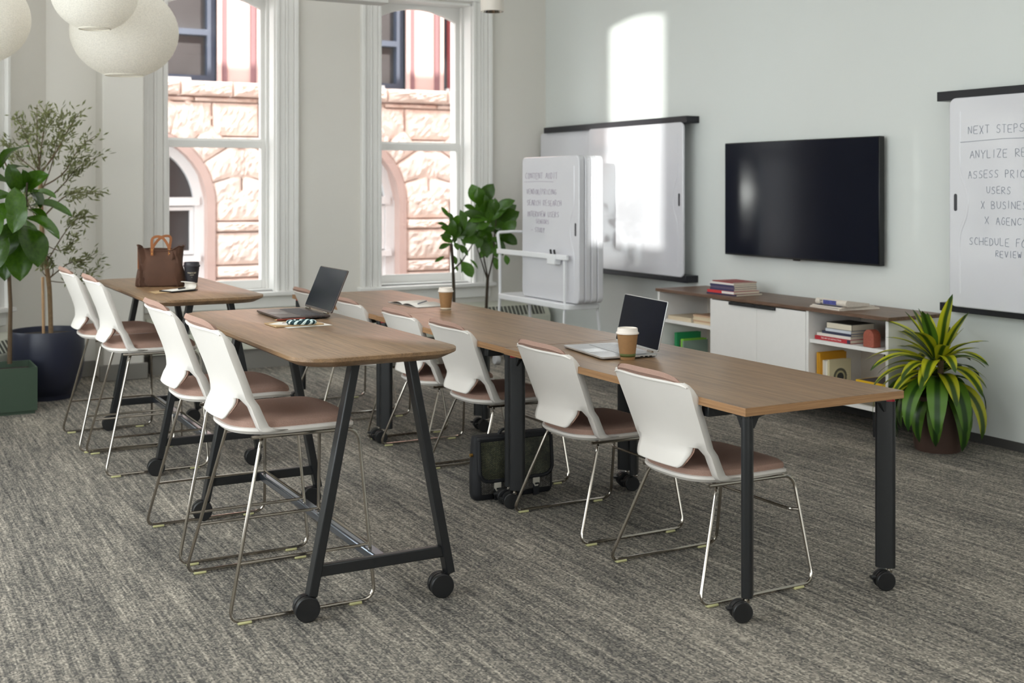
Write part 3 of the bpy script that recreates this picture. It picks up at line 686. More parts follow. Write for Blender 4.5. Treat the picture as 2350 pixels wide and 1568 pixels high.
rail(t, 'top_rail', 7.44, 9.62, 1.977, 2.031); rail(t, 'bottom_rail', 7.452, 9.62, 0.742, 0.797)
marker_board(t, 8.835, 7.468, 0.782, 1.985, 5.588); marker_board(t, 9.75, 8.40, 0.80, 1.985, 5.640)
t2 = thing('wall_whiteboard', 'whiteboard headed NEXT STEPS on black wall rails at the right edge', 'whiteboard')
rail(t2, 'top_rail', 2.95, 5.005, 1.989, 2.045); rail(t2, 'bottom_rail', 2.95, 4.985, 0.757, 0.806)
bd = marker_board(t2, 4.905, 3.55, 0.79, 2.0, 5.588, handle_right=False)
MR = Matrix(((0, 0, 0, 5.5865), (-1, 0, 0, 4.905), (0, 0, 1, 0), (0, 0, 0, 1)))
def wb(px, py): p = on_x(px, py, 5.5865); return 4.905 - p.y, p.z
L = []
for txt, px, py, h in (('NEXT STEPS', 2222, 308, .046), ('ANYLIZE RESEARCH', 2226, 363, .046), ('ASSESS PRIORITIES', 2222, 409, .044), ('USERS', 2264, 445, .040),
                       ('X BUSINESS PLAN', 2252, 478, .042), ('X AGENCY/PARTNERS', 2260, 515, .042), ('SCHEDULE FOLLOW-', 2225, 561, .042), ('REVIEW', 2285, 590, .036)):
    x, z = wb(px, py); L.append((txt, x, z, h))
handwrite('handwriting', L, M_INKB, t2, MR, 0.0012, 3)
x, z = wb(2203, 327); b = B(); sweep(b, [MR @ Vector((x, 0, z)), MR @ Vector((x + 0.3, 0, z + 0.012)), MR @ Vector((x + 0.9, 0, z + 0.01))], circ(0.0012, 4)); obj('underline', b, M_INKB, t2)

# ------------------------------------------------------------------ mobile cart holding four boards
t = thing('whiteboard_cart', 'white wire cart holding four loose whiteboards in front of the corner', 'cart', (0, 0, 0))
XF, XBk, YN, YFa = 4.725, 5.005, 7.80, 8.845
for (nm, zz, th) in (('lower_shelf', 0.548, 0.045),):
    M = Matrix.Identity(4)
    b = B(); prism(b, rrect(XF - 0.02, XBk + 0.02, YN - 0.06, YFa + 0.03, 0.05, 5), zz, zz + th); obj(nm, b, M_CARTW, t, bevel=0.006)
b = B(); prism(b, rrect(XF - 0.02, XF + 0.012, YN - 0.05, YFa + 0.03, 0.012, 3), 0.925, 0.965); obj('marker_tray', b, M_CARTW, t, bevel=0.004)
b = B(); bx(b, XF - 0.03, XF + 0.03, 7.90, 8.02, 0.885, 0.965); obj('marker_cup', b, M_CARTW, t, bevel=0.006)
for dy in (7.93, 7.985):
    b = B(); tube(b, [(XF - 0.005, dy, 0.93), (XF - 0.012, dy + 0.008, 1.0)], 0.009, 8); tag(obj('marker_pen', b, M_BLACKPL), 'black capped marker pen in the cart cup, %s' % ('right one' if dy < 7.95 else 'left one'), 'marker', 'marker pens in the cart cup')
for (x, y, s) in ((XF, YFa, 1), (XBk, YFa, 1)):
    b = B(); 
    tube(b, fillet([(x + (0.03 if x > 4.9 else -0.03), y, 0.10), (x, y, 0.55), (x, y, 0.95), (x - 0.0, y + 0.045, 1.10), (x + (0.14 if x < 4.9 else -0.14), y + 0.045, 1.105)], [0.03, 0.05, 0.03, 0.03]), 0.0125, 10); obj('end_frame', b, M_CARTW, t)
for (x, y) in ((XF, YN), (XBk, YN - 0.02)):
    b = B(); tube(b, [(x + (0.05 if x > 4.9 else -0.025), y - 0.0, 0.10), (x, y, 0.56), (x - (0.0 if x < 4.9 else 0.015), y, 0.955)], 0.0115, 10); obj('leg', b, M_CARTW, t)
b = B(); bx(b, XF - 0.03, XF - 0.01, YN, YFa, 0.085, 0.115); bx(b, XBk + 0.01, XBk + 0.03, YN, YFa, 0.085, 0.115); obj('base_rail', b, M_CARTW, t, bevel=0.004)
for (x, y) in ((XF - 0.03, YFa), (XBk + 0.03, YFa), (XF - 0.03, YN), (XBk + 0.05, YN)):
    b = B(); W = Matrix.Translation((x, y, 0.04)) @ Matrix.Rotation(PI / 2, 4, 'Y')
    lathe(b, [(0.001, -0.022), (0.036, -0.022), (0.04, -0.016), (0.04, 0.016), (0.036, 0.022), (0.001, 0.022)], 24, M=W, caps=False); w_ = obj('caster', b, mat('wheel_grey', rgb(196, 196, 198), 0.5), t)
    b = B(); bx(b, x - 0.012, x + 0.012, y - 0.012, y + 0.012, 0.075, 0.10); obj('stem', b, M_BLACKPL, w_)
labs = ['front loose whiteboard headed CONTENT AUDIT in the white cart', 'second loose whiteboard from the front in the white cart', 'third loose whiteboard from the front in the white cart', 'rearmost loose whiteboard in the white cart, nearest the mint wall']
for k in range(4):
    r = thing('loose_whiteboard', labs[k], 'whiteboard', (4.762 + 0.056 * k, 0, 0.0), group='loose boards in the cart')
    marker_board(r, 8.53, 7.655, 0.598, 1.722, 0.0, name='panel', ridge=True, thick=0.052)
    if k == 0:
        MR = Matrix(((0, 0, 0, -0.001), (-1, 0, 0, 8.53), (0, 0, 1, 0), (0, 0, 0, 1)))
        def wb2(px, py): p = on_x(px, py, 4.761); return 8.53 - p.y, p.z
        L = []
        for txt, px, py, h in (('CONTENT AUDIT', 1206, 411, .048), ('VENDOR/PRICING', 1209, 446, .042), ('SEARCH RESEARCH', 1210, 471, .044), ('INTERVIEW USERS', 1210, 496, .042), ('SENIORS', 1230, 513, .036), ('- STUDY', 1220, 532, .036)):
            x, z = wb2(px, py); L.append((txt, x, z, h))
        handwrite('handwriting', L, M_INKP, r, MR, 0.0014, 5)
        x, z = wb2(1203, 418); b = B(); sweep(b, [MR @ Vector((x, 0, z)), MR @ Vector((x + 0.25, 0, z + 0.005)), MR @ Vector((x + 0.46, 0, z))], circ(0.0011, 4)); obj('underline', b, M_INKP, r)

# ------------------------------------------------------------------ credenza
CX0, CX1, CY0, CY1, CZ0, CZT = 5.252, 5.712, 5.050, 7.330, 0.160, 0.727
t = thing('credenza', 'white credenza with walnut top, two middle doors and open shelves, below the television', 'cabinet', ((CX0 + CX1) / 2, (CY0 + CY1) / 2, 0))
OX, OY = -(CX0 + CX1) / 2, -(CY0 + CY1) / 2
def cb(nm, m, x0, x1, y0, y1, z0, z1, bevel=0.0015, parent=None): return boxobj(nm, m, parent or t, x0 + OX, x1 + OX, y0 + OY, y1 + OY, z0, z1, bevel=bevel)
cb('top', M_CREDTOP, CX0 - 0.012, CX1, CY0 - 0.012, CY1 + 0.012, CZT - 0.022, CZT)
D1, D2, DM = 5.715, 6.700, 6.205
for y in (CY0, D1, D2 - 0.02, CY1 - 0.02): cb('upright', M_WHITE, CX0, CX1 - 0.01, y, y + 0.022, CZ0, CZT - 0.022)
cb('floor_panel', M_WHITE, CX0, CX1 - 0.01, CY0, CY1, CZ0, CZ0 + 0.024); cb('back_panel', M_INNER, CX1 - 0.012, CX1, CY0, CY1, CZ0, CZT - 0.022)
cb('shelf', M_WHITE, CX0 + 0.012, CX1 - 0.012, CY0 + 0.022, D1, 0.506, 0.530); cb('shelf', M_WHITE, CX0 + 0.012, CX1 - 0.012, D2, CY1 - 0.02, 0.480, 0.504)
for (a, c, hy0, hy1) in ((D1 + 0.024, DM - 0.0015, DM - 0.19, DM - 0.003), (DM + 0.0015, D2 - 0.022, DM + 0.003, DM + 0.27)):
    d = cb('door', M_WHITE, CX0 - 0.004, CX0 + 0.014, a, c, CZ0 + 0.004, CZT - 0.030)
    cb('handle', M_BLACK, CX0 - 0.022, CX0 - 0.003, hy0, hy1, CZT - 0.048, CZT - 0.029, bevel=0.001, parent=d)
for (x, y) in ((5.31, 5.205), (5.64, 5.205), (5.31, 7.16), (5.64, 7.16), (5.31, 6.2), (5.64, 6.2)):
    b = B(); lathe(b, [(0.016, 0), (0.018, CZ0)], 14, c=(x + OX, y + OY, 0)); obj('leg', b, M_BLACK, t)

# books ------------------------------------------------------------
BOOKN = {}
def book(label, group, loc, size, cover, rz=0.0, stand=False, pages=(222, 212, 192), soft=False, rot=None, cat='book', name='book'):
    """lying book: size = (spine length along y, depth along x, thickness z), spine on the -x side; loc = centre of the bottom"""
    L_, Dp, T = size
    t = thing(name, label, cat, loc, rz, group, rot)
    m = mat('cover_%d_%d_%d' % cover, rgb(*cover), 0.45, var=0.04); c = 0.0022 if not soft else 0.0012
    b = B(); bx(b, -Dp / 2, Dp / 2, -L_ / 2, L_ / 2, 0, c); bx(b, -Dp / 2, Dp / 2, -L_ / 2, L_ / 2, T - c, T); bx(b, -Dp / 2, -Dp / 2 + c, -L_ / 2, L_ / 2, c, T - c)
    obj('cover', b, m, t, smooth=False)
    e = 0.004 if not soft else 0.001
    b = B(); bx(b, -Dp / 2 + c, Dp / 2 - e, -L_ / 2 + e, L_ / 2 - e, c, T - c); obj('pages', b, mat('paper_%d' % pages[0], rgb(*pages), 0.85, var=0.1, scale=3, stretch=(1, 1, 220)), t, smooth=False)
    return t
zb = CZT; G = 'book stack on the credenza top'
yc = 6.665
for lab, T, col, Lx, Dx, dx, rz_ in (
        ('bottom magazine of the stack on the credenza, with a dark blue spine', .012, (44, 46, 78), .31, .24, .01, .05),
        ('red and white spined book low in the stack on the credenza', .018, (206, 52, 56), .29, .23, .0, .02),
        ('thin navy journal just above the red spine in the credenza stack', .014, (58, 60, 96), .265, .20, .0, .0),
        ('brown and navy journal in the middle of the credenza stack', .014, (96, 84, 110), .265, .20, .004, .0),
        ('navy striped journal in the upper half of the credenza stack', .014, (52, 52, 92), .265, .20, .0, .0),
        ('white spined journal second from the top of the credenza stack', .013, (226, 220, 216), .265, .20, -.003, .01),
        ('thin red covered magazine on top of the credenza stack', .006, (150, 44, 44), .26, .20, .012, -.10)):
    bk = book(lab, G, (5.425 + dx, yc, zb), (Lx, Dx, T), col, rz_, soft=True); 
    if col == (206, 52, 56): boxobj('white_spine_band', mat('spine_white', rgb(232, 228, 224), 0.5), bk, -Dx / 2 - 0.0006, -Dx / 2, -Lx / 2, -Lx / 2 + .13, 0.001, T - 0.001)
    zb += T + 0.0004
# newspapers
def newspaper(label, loc, rz, L_, Dp, T, roll=False):
    t = thing('newspaper', label, 'newspaper', loc, rz, 'newspapers on the credenza top')
    m = mat('newsprint', rgb(214, 204, 192), 0.9, var=0.12, scale=60)
    if roll:
        b = B(); pts = []
        for k in range(15):
            a = PI * k / 14; pts.append((-Dp / 2 - 0.02 * math.sin(a), 0.02 - 0.02 * math.cos(a) ))
        poly = [(Dp / 2, 0.0)] + [(p, q) for p, q in pts] + [(Dp / 2, 0.016)]
        Mx = Matrix(((1, 0, 0, 0), (0, 0, 1, -L_ / 2), (0, 1, 0, 0), (0, 0, 0, 1)))
        prism(b, poly, 0, L_, Mx); obj('folded_sheets', b, m, t)
        b = B(); bx(b, -Dp / 2 - 0.0212, -Dp / 2 - 0.019, -0.05, 0.06, 0.008, 0.034); obj('printed_picture', b, mat('print_blue', rgb(74, 78, 140), 0.8, var=0.6, scale=50), t, smooth=False)
        printed('masthead', 'RE', 0.03, mat('ink_black', rgb(40, 38, 40), 0.8), t, Matrix(((0, 0, -1, -Dp / 2 - 0.0204), (0, -1, 0, L_ / 2 - 0.05), (1, 0, 0, 0.02), (0, 0, 0, 1))))
    else:
        b = B(); bx(b, -Dp / 2, Dp / 2, -L_ / 2, L_ / 2, 0, T * 0.5); bx(b, -Dp / 2 + 0.004, Dp / 2, -L_ / 2 + 0.004, L_ / 2, T * 0.5, T); obj('folded_sheets', b, m, t, smooth=False)
        b = B(); bx(b, -Dp / 2 + 0.003, -Dp / 2 + 0.16, -L_ / 2 + 0.02, L_ / 2 - 0.02, T, T + 0.0006); obj('printed_picture', b, mat('print_navy', rgb(50, 50, 88), 0.8, var=0.6, scale=40), t, smooth=False)
newspaper('flat folded newspaper lowest on the credenza top', (5.43, 5.585, CZT), -0.10, .29, .31, .010)
newspaper('flat folded newspaper with dark picture, in the middle of the newspaper pile', (5.415, 5.580, CZT + .0108), -0.04, .27, .27, .009)
newspaper('rolled newspaper on top of the newspaper pile on the credenza', (5.40, 5.565, CZT + .0206), 0.02, .26, .18, .04, roll=True)
# shelf contents
zs_ = 0.531; yc = 5.535
for lab, T, col, Lx, Dx, dx, dy in (('red spined book lettered THE ART OF INSTRUCTION at the bottom of the shelf stack', .024, (176, 40, 52), .305, .23, 0, 0),
                                ('cream spined book on the red one in the right shelf stack', .017, (228, 222, 214), .29, .21, 0, 0.0),
                                ('navy spined book in the middle of the right shelf stack', .015, (48, 50, 74), .25, .20, 0, -.02),
                                ('pale grey spined book below the thick book in the right shelf stack', .017, (206, 210, 218), .22, .19, 0, -.03),
                                ('thick cream paged book with dark cover on top of the right shelf stack', .040, (56, 52, 44), .215, .19, .004, -.035)):
    bk = book(lab, 'book stack on the right shelf', (5.395 + dx, yc + dy, zs_), (Lx, Dx, T), col)
    if col == (176, 40, 52):
        printed('spine_title', 'THE ART OF INSTRUCTION', 0.0135, mat('spine_white', rgb(232, 228, 224), 0.5), bk, Matrix(((0, 0, -1, -Dx / 2 - 0.0002), (-1, 0, 0, 0.01), (0, 1, 0, T / 2), (0, 0, 0, 1))), spacing=1.05)
        boxobj('navy_spine_end', mat('cover_48_50_74', rgb(48, 50, 74)), bk, -Dx / 2 - 0.0006, -Dx / 2, -Lx / 2, -Lx / 2 + .026, 0.001, T - 0.001)
    if lab.startswith('thick'):
        boxobj('page_edge', mat('paper_222', rgb(222, 212, 192)), bk, -Dx / 2 - 0.0008, -Dx / 2 + 0.001, -Lx / 2 + .002, Lx / 2 - .002, 0.003, T - 0.004)
    zs_ += T + 0.0004
b = B(); P = [(-0.042, 0), (0.042, 0)] + [(0.042 * math.cos(a), 0.063 + 0.042 * math.sin(a)) for a in [PI * k / 12 for k in range(13)]]
prism(b, P, -0.03, 0.03, Matrix(((0, 0, 1, 5.31), (1, 0, 0, 5.235), (0, 1, 0, 0.5305), (0, 0, 0, 1))))
tag(obj('bookend', b, mat('terrazzo_terracotta', rgb(158, 84, 66), 0.7, var=0.35, scale=120), bevel=0.004), 'terracotta speckled arch bookend on the right shelf', 'bookend')
def standing(label, group, y, T, D_, H, col, x=5.40, z=CZ0 + 0.0245, **k):
    """standing book, spine towards the room (-x)"""
    t = book(label, group, (x, y, z + H / 2), (H, D_, T), col, rot=(PI / 2, 0, 0), **k); t.location = (x, y + T / 2, z + H / 2); return t
G = 'books standing on the lower right shelf'; y = 5.690
for lab, T, D_, H, col in (('tall mustard yellow book at the left of the lower right shelf', .014, .22, .262, (206, 148, 30)), ('second tall mustard yellow book on the lower right shelf', .016, .22, .258, (196, 138, 28)),
                           ('first thin white spined book beside the mustard books', .013, .18, .215, (226, 220, 204)), ('second thin white spined book beside the mustard books', .013, .18, .212, (212, 208, 200)),
                           ('third thin white spined book beside the mustard books', .013, .18, .214, (232, 226, 212)), ('cream book with a camera picture on its cover', .016, .18, .222, (206, 194, 158))):
    y -= T + 0.0012; bk = standing(lab, G, y, T, D_, H, col)
    if 'camera' in lab:
        b = B()
        for rr, zz, mm in ((0.056, 0.0006, (92, 88, 74)), (0.040, 0.0012, (176, 166, 128)), (0.028, 0.0018, (48, 50, 48))):
            b = B(); lathe(b, [(rr, T + zz - 0.0005), (rr, T + zz)], 28, c=(0.0, 0.0, 0)); obj('cover_ring', b, mat('ring_%d' % mm[0], rgb(*mm), 0.5), bk, smooth=False)
        printed('cover_word', 'RULES', 0.028, mat('cream_print', rgb(222, 212, 178), 0.5), bk, Matrix(((0, 1, 0, 0.0), (-1, 0, 0, 0), (0, 0, 1, T + 0.0022), (0, 0, 0, 1))) @ Matrix.Rotation(PI, 4, 'Z') @ Matrix.Translation((0, -0.062, 0)))
zz = CZ0 + 0.0245
for k, (lab, T, col) in enumerate((('lowest magazine lying on the lower right shelf', .034, (112, 104, 90)), ('second magazine lying on the lower right shelf', .036, (86, 90, 96)), ('third magazine lying on the lower right shelf', .030, (204, 196, 180)),
                                   ('fourth magazine lying on the lower right shelf', .028, (120, 104, 84)), ('yellow bordered magazine lying on top of the lower right shelf pile', .012, (220, 174, 30)))):
    bk = book(lab, 'magazines lying on the lower right shelf', (5.405 + .003 * (k % 2), 5.205, zz), (.262, .25, T), col, soft=True)
    if k == 4: boxobj('cover_picture', mat('print_dusk', rgb(66, 62, 74), 0.4, var=0.8, scale=30), bk, -.112, .112, -.118, .118, T, T + .0006)
    zz += T + .0004
G = 'books standing on the lower left shelf'; y = 7.215
for lab, T, D_, H, col in (('tall emerald green book on the lower left shelf', .030, .22, .222, (32, 140, 84)), ('thin dark brown book on the lower left shelf', .012, .17, .17, (92, 76, 58)), ('thin pale lilac book on the lower left shelf', .022, .17, .172, (202, 198, 206)),
                           ('bright lime green book on the lower left shelf', .034, .21, .182, (126, 196, 52)), ('sage grey book at the right of the lower left shelf', .016, .22, .172, (126, 146, 134))):
    y -= T + .0014; standing(lab, G, y, T, D_, H, col, x=5.42)
zz = 0.5045
book('wide cream magazine box lying on the upper left shelf', 'papers on the upper left shelf', (5.41, 7.10, zz), (.28, .26, .030), (214, 196, 168), soft=True)
for k in range(5):
    book(['lowest', 'second', 'third', 'fourth', 'topmost'][k] + ' cream journal of the small pile on the upper left shelf', 'papers on the upper left shelf', (5.40, 6.83 + .004 * (k % 3), zz), (.225, .22, .012), [(214, 196, 166), (196, 160, 130), (220, 204, 174)][k % 3], soft=True, rz=[0, .02, -.02, .03, .05][k]); zz += .0124
# ------------------------------------------------------------------ laptops
def laptop(label, hl, hr, fl, z, lean, hscr, body, keym, deckm):
    """hl/hr hinge ends, fl front left corner (floor plan points), lean = screen offset behind the hinge at its top"""
    hl, hr, fl = [Vector((p[0], p[1], 0)) for p in (hl, hr, fl)]
    ex = (hr - hl); W = ex.length; ex.normalize(); ey = Vector((-ex.y, ex.x, 0))           # ey from the front to the hinge
    if ey.dot(hl - fl) < 0: ey = -ey
    D_ = (hl - fl).dot(ey); mid = (hl + hr) / 2
    t = thing('laptop', label, 'laptop', (mid.x, mid.y, z)); t.rotation_euler = (0, 0, math.atan2(ex.y, ex.x))
    h = W / 2; th = 0.014
    b = B(); loft(b, [[(x, y, zz) for x, y in rrect(-h + i, h - i, -D_ + i, 0.006 - i, 0.012, 4)] for i, zz in ((0.006, 0.0022), (0.0, 0.007), (0.0, th - 0.001), (0.001, th))]); obj('base', b, body, t)
    b = B(); bx(b, -h + 0.03, h - 0.03, -D_ * 0.56, -D_ * 0.13, th, th + 0.0006); kb = obj('keyboard_well', b, deckm, t, smooth=False)
    b = B()
    for r in range(5):
        n = 14
        for c in range(n):
            x0 = -h + 0.034 + (W - 0.068) * c / n; y0 = -D_ * 0.55 + D_ * 0.41 * r / 5
            bx(b, x0 + 0.001, x0 + (W - 0.068) / n - 0.001, y0 + 0.001, y0 + D_ * 0.41 / 5 - 0.001, th + 0.0004, th + 0.0018)
    k_ = obj('keys', b, keym, kb, smooth=False); k_['kind'] = 'stuff'
    b = B(); bx(b, -0.05, 0.05, -D_ * 0.95, -D_ * 0.62, th, th + 0.0004); obj('touch_pad', b, mat('touchpad_' + body.name, [min(1, c * 1.25) for c in body.node_tree.nodes['Principled BSDF'].inputs['Base Color'].default_value[:3]] + [1], 0.25, 0.4), t, smooth=False)
    for s in (-1, 1):
        b = B(); lathe(b, [(0.006, -0.022), (0.006, 0.022)], 10, M=Matrix.Translation((s * h * 0.68, 0.004, th + 0.003)) @ Matrix.Rotation(PI / 2, 4, 'Y')); obj('hinge', b, M_CHROME, t)
    for s in (-1, 1):
        for q in range(3):
            b = B(); bx(b, s * h - 0.0006, s * h + 0.0006, -0.035 - 0.022 * q, -0.022 - 0.022 * q, 0.005, 0.010); obj('port', b, M_BLACKPL, t, smooth=False)
    ang = math.atan2(lean, hscr); Ls = math.hypot(lean, hscr)
    S = Matrix.Translation((0, 0.004, th + 0.003)) @ Matrix.Rotation(-ang, 4, 'X')
    b = B(); prism(b, rrect(-h, h, 0.006, Ls, 0.008, 4), -0.006, 0.0, S @ Matrix.Rotation(PI / 2, 4, 'X')); lid = obj('lid', b, body, t, bevel=0.001)
    b = B(); prism(b, rrect(-h + 0.003, h - 0.003, 0.014, Ls - 0.004, 0.005, 4), 0.0, 0.0012, S @ Matrix.Rotation(PI / 2, 4, 'X')); obj('screen', b, M_SCREEN, lid)
    return t
M_LAPD = mat('laptop_dark_bronze', rgb(96, 86, 84), 0.32, 0.8); M_LAPS = mat('laptop_silver', rgb(206, 206, 206), 0.3, 0.7)
M_KEYD = mat('keys_dark', rgb(58, 56, 60), 0.45); M_KEYS = mat('keys_silver', rgb(196, 196, 198), 0.4, 0.2); M_DECKD = mat('deck_dark', rgb(120, 110, 108), 0.4, 0.5); M_DECKS = mat('deck_grey', rgb(120, 120, 122), 0.4)
laptop('dark bronze laptop open on the near bar table', (1.812, 5.320), (1.806, 4.950), (1.590, 5.27), 0.9143, 0.080, 0.188, M_LAPD, M_KEYD, M_DECKD)
laptop('silver laptop open on the near end of the long table', (3.142, 4.733), (3.082, 4.310), (2.876, 4.735), 0.7373, 0.052, 0.226, M_LAPS, M_KEYS, M_DECKS)

# ------------------------------------------------------------------ takeaway cups
def cup(label, loc, h, r, m, lidm, band=None, text=None, face=0.0):
    t = thing('takeaway_cup', label, 'cup', loc, face)
    r0 = r * 0.70
    b = B(); lathe(b, [(r0 * 0.94, 0.004), (r0, 0.0), (r0 * 1.01, 0.002), (r, h * 0.90)], 32); obj('cup_body', b, m, t)
    hh = h * 0.88
    b = B(); lathe(b, [(r * 1.02, hh), (r * 1.09, hh + 0.001), (r * 1.10, hh + 0.006), (r * 1.04, hh + 0.009), (r * 1.0, hh + 0.011), (r * 0.97, hh + 0.024), (r * 0.93, hh + 0.027), (r * 0.86, hh + 0.0265), (r * 0.84, hh + 0.022), (0.001, hh + 0.022)], 32, caps=False); obj('lid', b, lidm, t)
    if band:
        rr = lambda z: r0 + (r - r0) * z / (h * 0.90) + 0.0006
        b = B(); a0, a1 = band[1], band[2]; z0, z1 = band[3] * h, band[4] * h; N = 40
        pts0 = [bm_ for bm_ in range(N + 1)]
        V = [[b.verts.new((rr(z) * math.cos(a0 + (a1 - a0) * k / N), rr(z) * math.sin(a0 + (a1 - a0) * k / N), z)) for k in range(N + 1)] for z in (z0, z1)]
        for k in range(N): b.faces.new((V[0][k], V[0][k + 1], V[1][k + 1], V[1][k]))
        obj('printed_band', b, band[0], t, solid=0.0004)
    if text:
        for txt, size, z in text:
            cu_m = mat('print_cream', rgb(226, 214, 186), 0.6)
            o = printed('printed_name', txt, size, cu_m, t, Matrix.Identity(4))
            for v in o.data.vertices:                       # wrap around the cup
                rr_ = r0 + (r - r0) * (z + v.co.y) / (h * 0.90) + 0.0006 + v.co.z
                a = v.co.x / (rr_); v.co = Vector((rr_ * math.sin(a), -rr_ * math.cos(a), z + v.co.y))
    return t
M_KRAFT = mat('kraft_paper', rgb(152, 114, 74), 0.8, var=0.14, scale=90); M_LIDW = mat('lid_white', rgb(232, 222, 212), 0.4)
M_CUPB = mat('cup_black', rgb(36, 34, 40), 0.55); M_LIDB = mat('lid_black', rgb(44, 40, 46), 0.45); M_OLIVE = mat('print_olive', rgb(84, 92, 42), 0.7)
cup('kraft coffee cup with white lid and olive band beside the silver laptop', on_z(1446, 826, 0.7375) + Vector((0, 0.02, 0)), 0.125, 0.0455, M_KRAFT, M_LIDW, band=(M_OLIVE, -3.35, 1.9, 0.10, 0.21))
cup('plain kraft coffee cup with white lid at the far seam of the long table', on_z(1023, 710, 0.7375), 0.120, 0.0435, M_KRAFT, M_LIDW, band=(mat('cup_base_cream', rgb(214, 200, 178), 0.7), 0, 2 * PI, 0.0, 0.09))
p = on_z(440, 656, 0.9145)
cup('black coffee cup printed in cream beside the tote bag', p, 0.125, 0.0435, M_CUPB, M_LIDB, band=(mat('cup_base_cream', rgb(214, 200, 178), 0.7), 0, 2 * PI, 0.0, 0.14), text=(('MADCAP', 0.0125, 0.076), ('COFFEE', 0.0065, 0.064), ('x', 0.007, 0.052)), face=-0.22)

# ------------------------------------------------------------------ tote bag
def axes(px_c, py_c, d=None):
    return None
c = on_z(374, 658, 0.9145); t = thing('tote_bag', 'brown waxed canvas tote bag with leather handles on the far bar table', 'bag', (c.x, c.y + 0.055, 0.9145), -0.235)
M_CANV = mat('waxed_canvas_brown', rgb(84, 55, 39), 0.8, var=0.32, scale=9, bump=0.3, bscale=500); M_LEA = mat('leather_tan', rgb(142, 84, 40), 0.5, var=0.2, scale=30); M_BRASS = mat('brass', rgb(206, 160, 84), 0.3, 1.0)
rng = random.Random(4); b = B(); rings = []; N = 48
def tote_ring(z, hw, hd, ph):
    out = []
    for k in range(N):
        a = 2 * PI * k / N; c_, s_ = math.cos(a), math.sin(a)
        x = hw * math.copysign(abs(c_) ** 0.32, c_); y = hd * math.copysign(abs(s_) ** 0.45, s_)
        w = 0.016 * math.sin(3 * a + ph + z * 16) * math.sin(z * 20 + 0.6) + 0.007 * math.sin(9 * a + z * 46)
        out.append((x + w * 0.6, y * (1 + 0.25 * (0.5 - abs(z / 0.225 - 0.45))) + w, z + (0.012 * math.cos(2 * a + 0.5) + 0.006 * math.sin(5 * a)) * max(0, z - 0.12) / 0.1))
    return out
H_ = 0.222
for z, hw, hd in ((0.0, 0.122, 0.058), (0.006, 0.128, 0.064), (0.02, 0.128, 0.063), (0.05, 0.124, 0.058), (0.09, 0.121, 0.052), (0.13, 0.118, 0.045), (0.17, 0.116, 0.038), (0.2, 0.117, 0.034), (H_, 0.119, 0.033)): rings.append(tote_ring(z, hw, hd, 1.2))
rings += [[(x * 0.985, y * 0.93, z) for x, y, z in rings[-1]], [(x * 0.96, y * 0.9, z - 0.06) for x, y, z in rings[-1]]]
loft(b, rings); obj('bag_body', b, M_CANV, t)
b = B(); tube(b, [(x * 1.01, y * 1.03, z - 0.002) for x, y, z in rings[8]], 0.003, 6, closed=True); obj('top_hem', b, M_CANV, t)
for s, tilt in ((-1, -0.02), (1, 0.03)):
    b = B(); x = 0.048
    pts = fillet([(-x, s * 0.034, H_ - 0.045), (-x * 1.0, s * 0.036, H_ - 0.0), (-x * 0.62 + tilt, s * 0.028 + tilt * 0.4, H_ + 0.062), (x * 0.62 + tilt, s * 0.028 + tilt * 0.4, H_ + 0.066), (x, s * 0.036, H_), (x, s * 0.034, H_ - 0.045)], 0.05, 6)
    sweep(b, pts, [(-0.0075, -0.0016), (0.0075, -0.0016), (0.0075, 0.0016), (-0.0075, 0.0016)], up=(0, s, 0.0)); hd_ = obj('handle', b, M_LEA, t)
    for sx in (-1, 1):
        for q in (0.012, 0.034):
            b = B(); lathe(b, [(0.0035, 0), (0.0028, 0.002), (0.001, 0.0025)], 10, M=Matrix.Translation((sx * x, s * 0.0355, H_ - q)) @ Matrix.Rotation(s * -PI / 2, 4, 'X')); obj('rivet', b, M_BRASS, hd_)
b = B(); bx(b, -0.128, -0.121, -0.008, 0.008, 0.10, H_ - 0.004); obj('side_strip', b, M_LEA, t, bevel=0.001)

# ------------------------------------------------------------------ papers and pens
def slab(name, label, cat, pts, z, th, m, group=None, bevel=0.0):
    """flat sheet from floor plan corner points"""
    c = sum((Vector((p[0], p[1], 0)) for p in pts), Vector()) / len(pts)
    b = B(); P = [(p[0] - c.x, p[1] - c.y) for p in pts]; prism(b, P, 0, th); o = obj(name, b, m, smooth=False, bevel=bevel); o.location = (c.x, c.y, z)
    return tag(o, label, cat, group)
ZB = 0.9145; M_KRAFTN = mat('kraft_notebook', rgb(188, 158, 118), 0.85, var=0.08, scale=60); M_PAPER = mat('paper_white', rgb(226, 220, 212), 0.9)
def qz(*P, z): return [tuple(on_z(px, py, z)[:2]) for px, py in P]
def rot_rect(cx, cy, w, h, a):
    ca, sa = math.cos(a), math.sin(a); return [(cx + x * ca - y * sa, cy + x * sa + y * ca) for x, y in ((-w / 2, -h / 2), (w / 2, -h / 2), (w / 2, h / 2), (-w / 2, h / 2))]
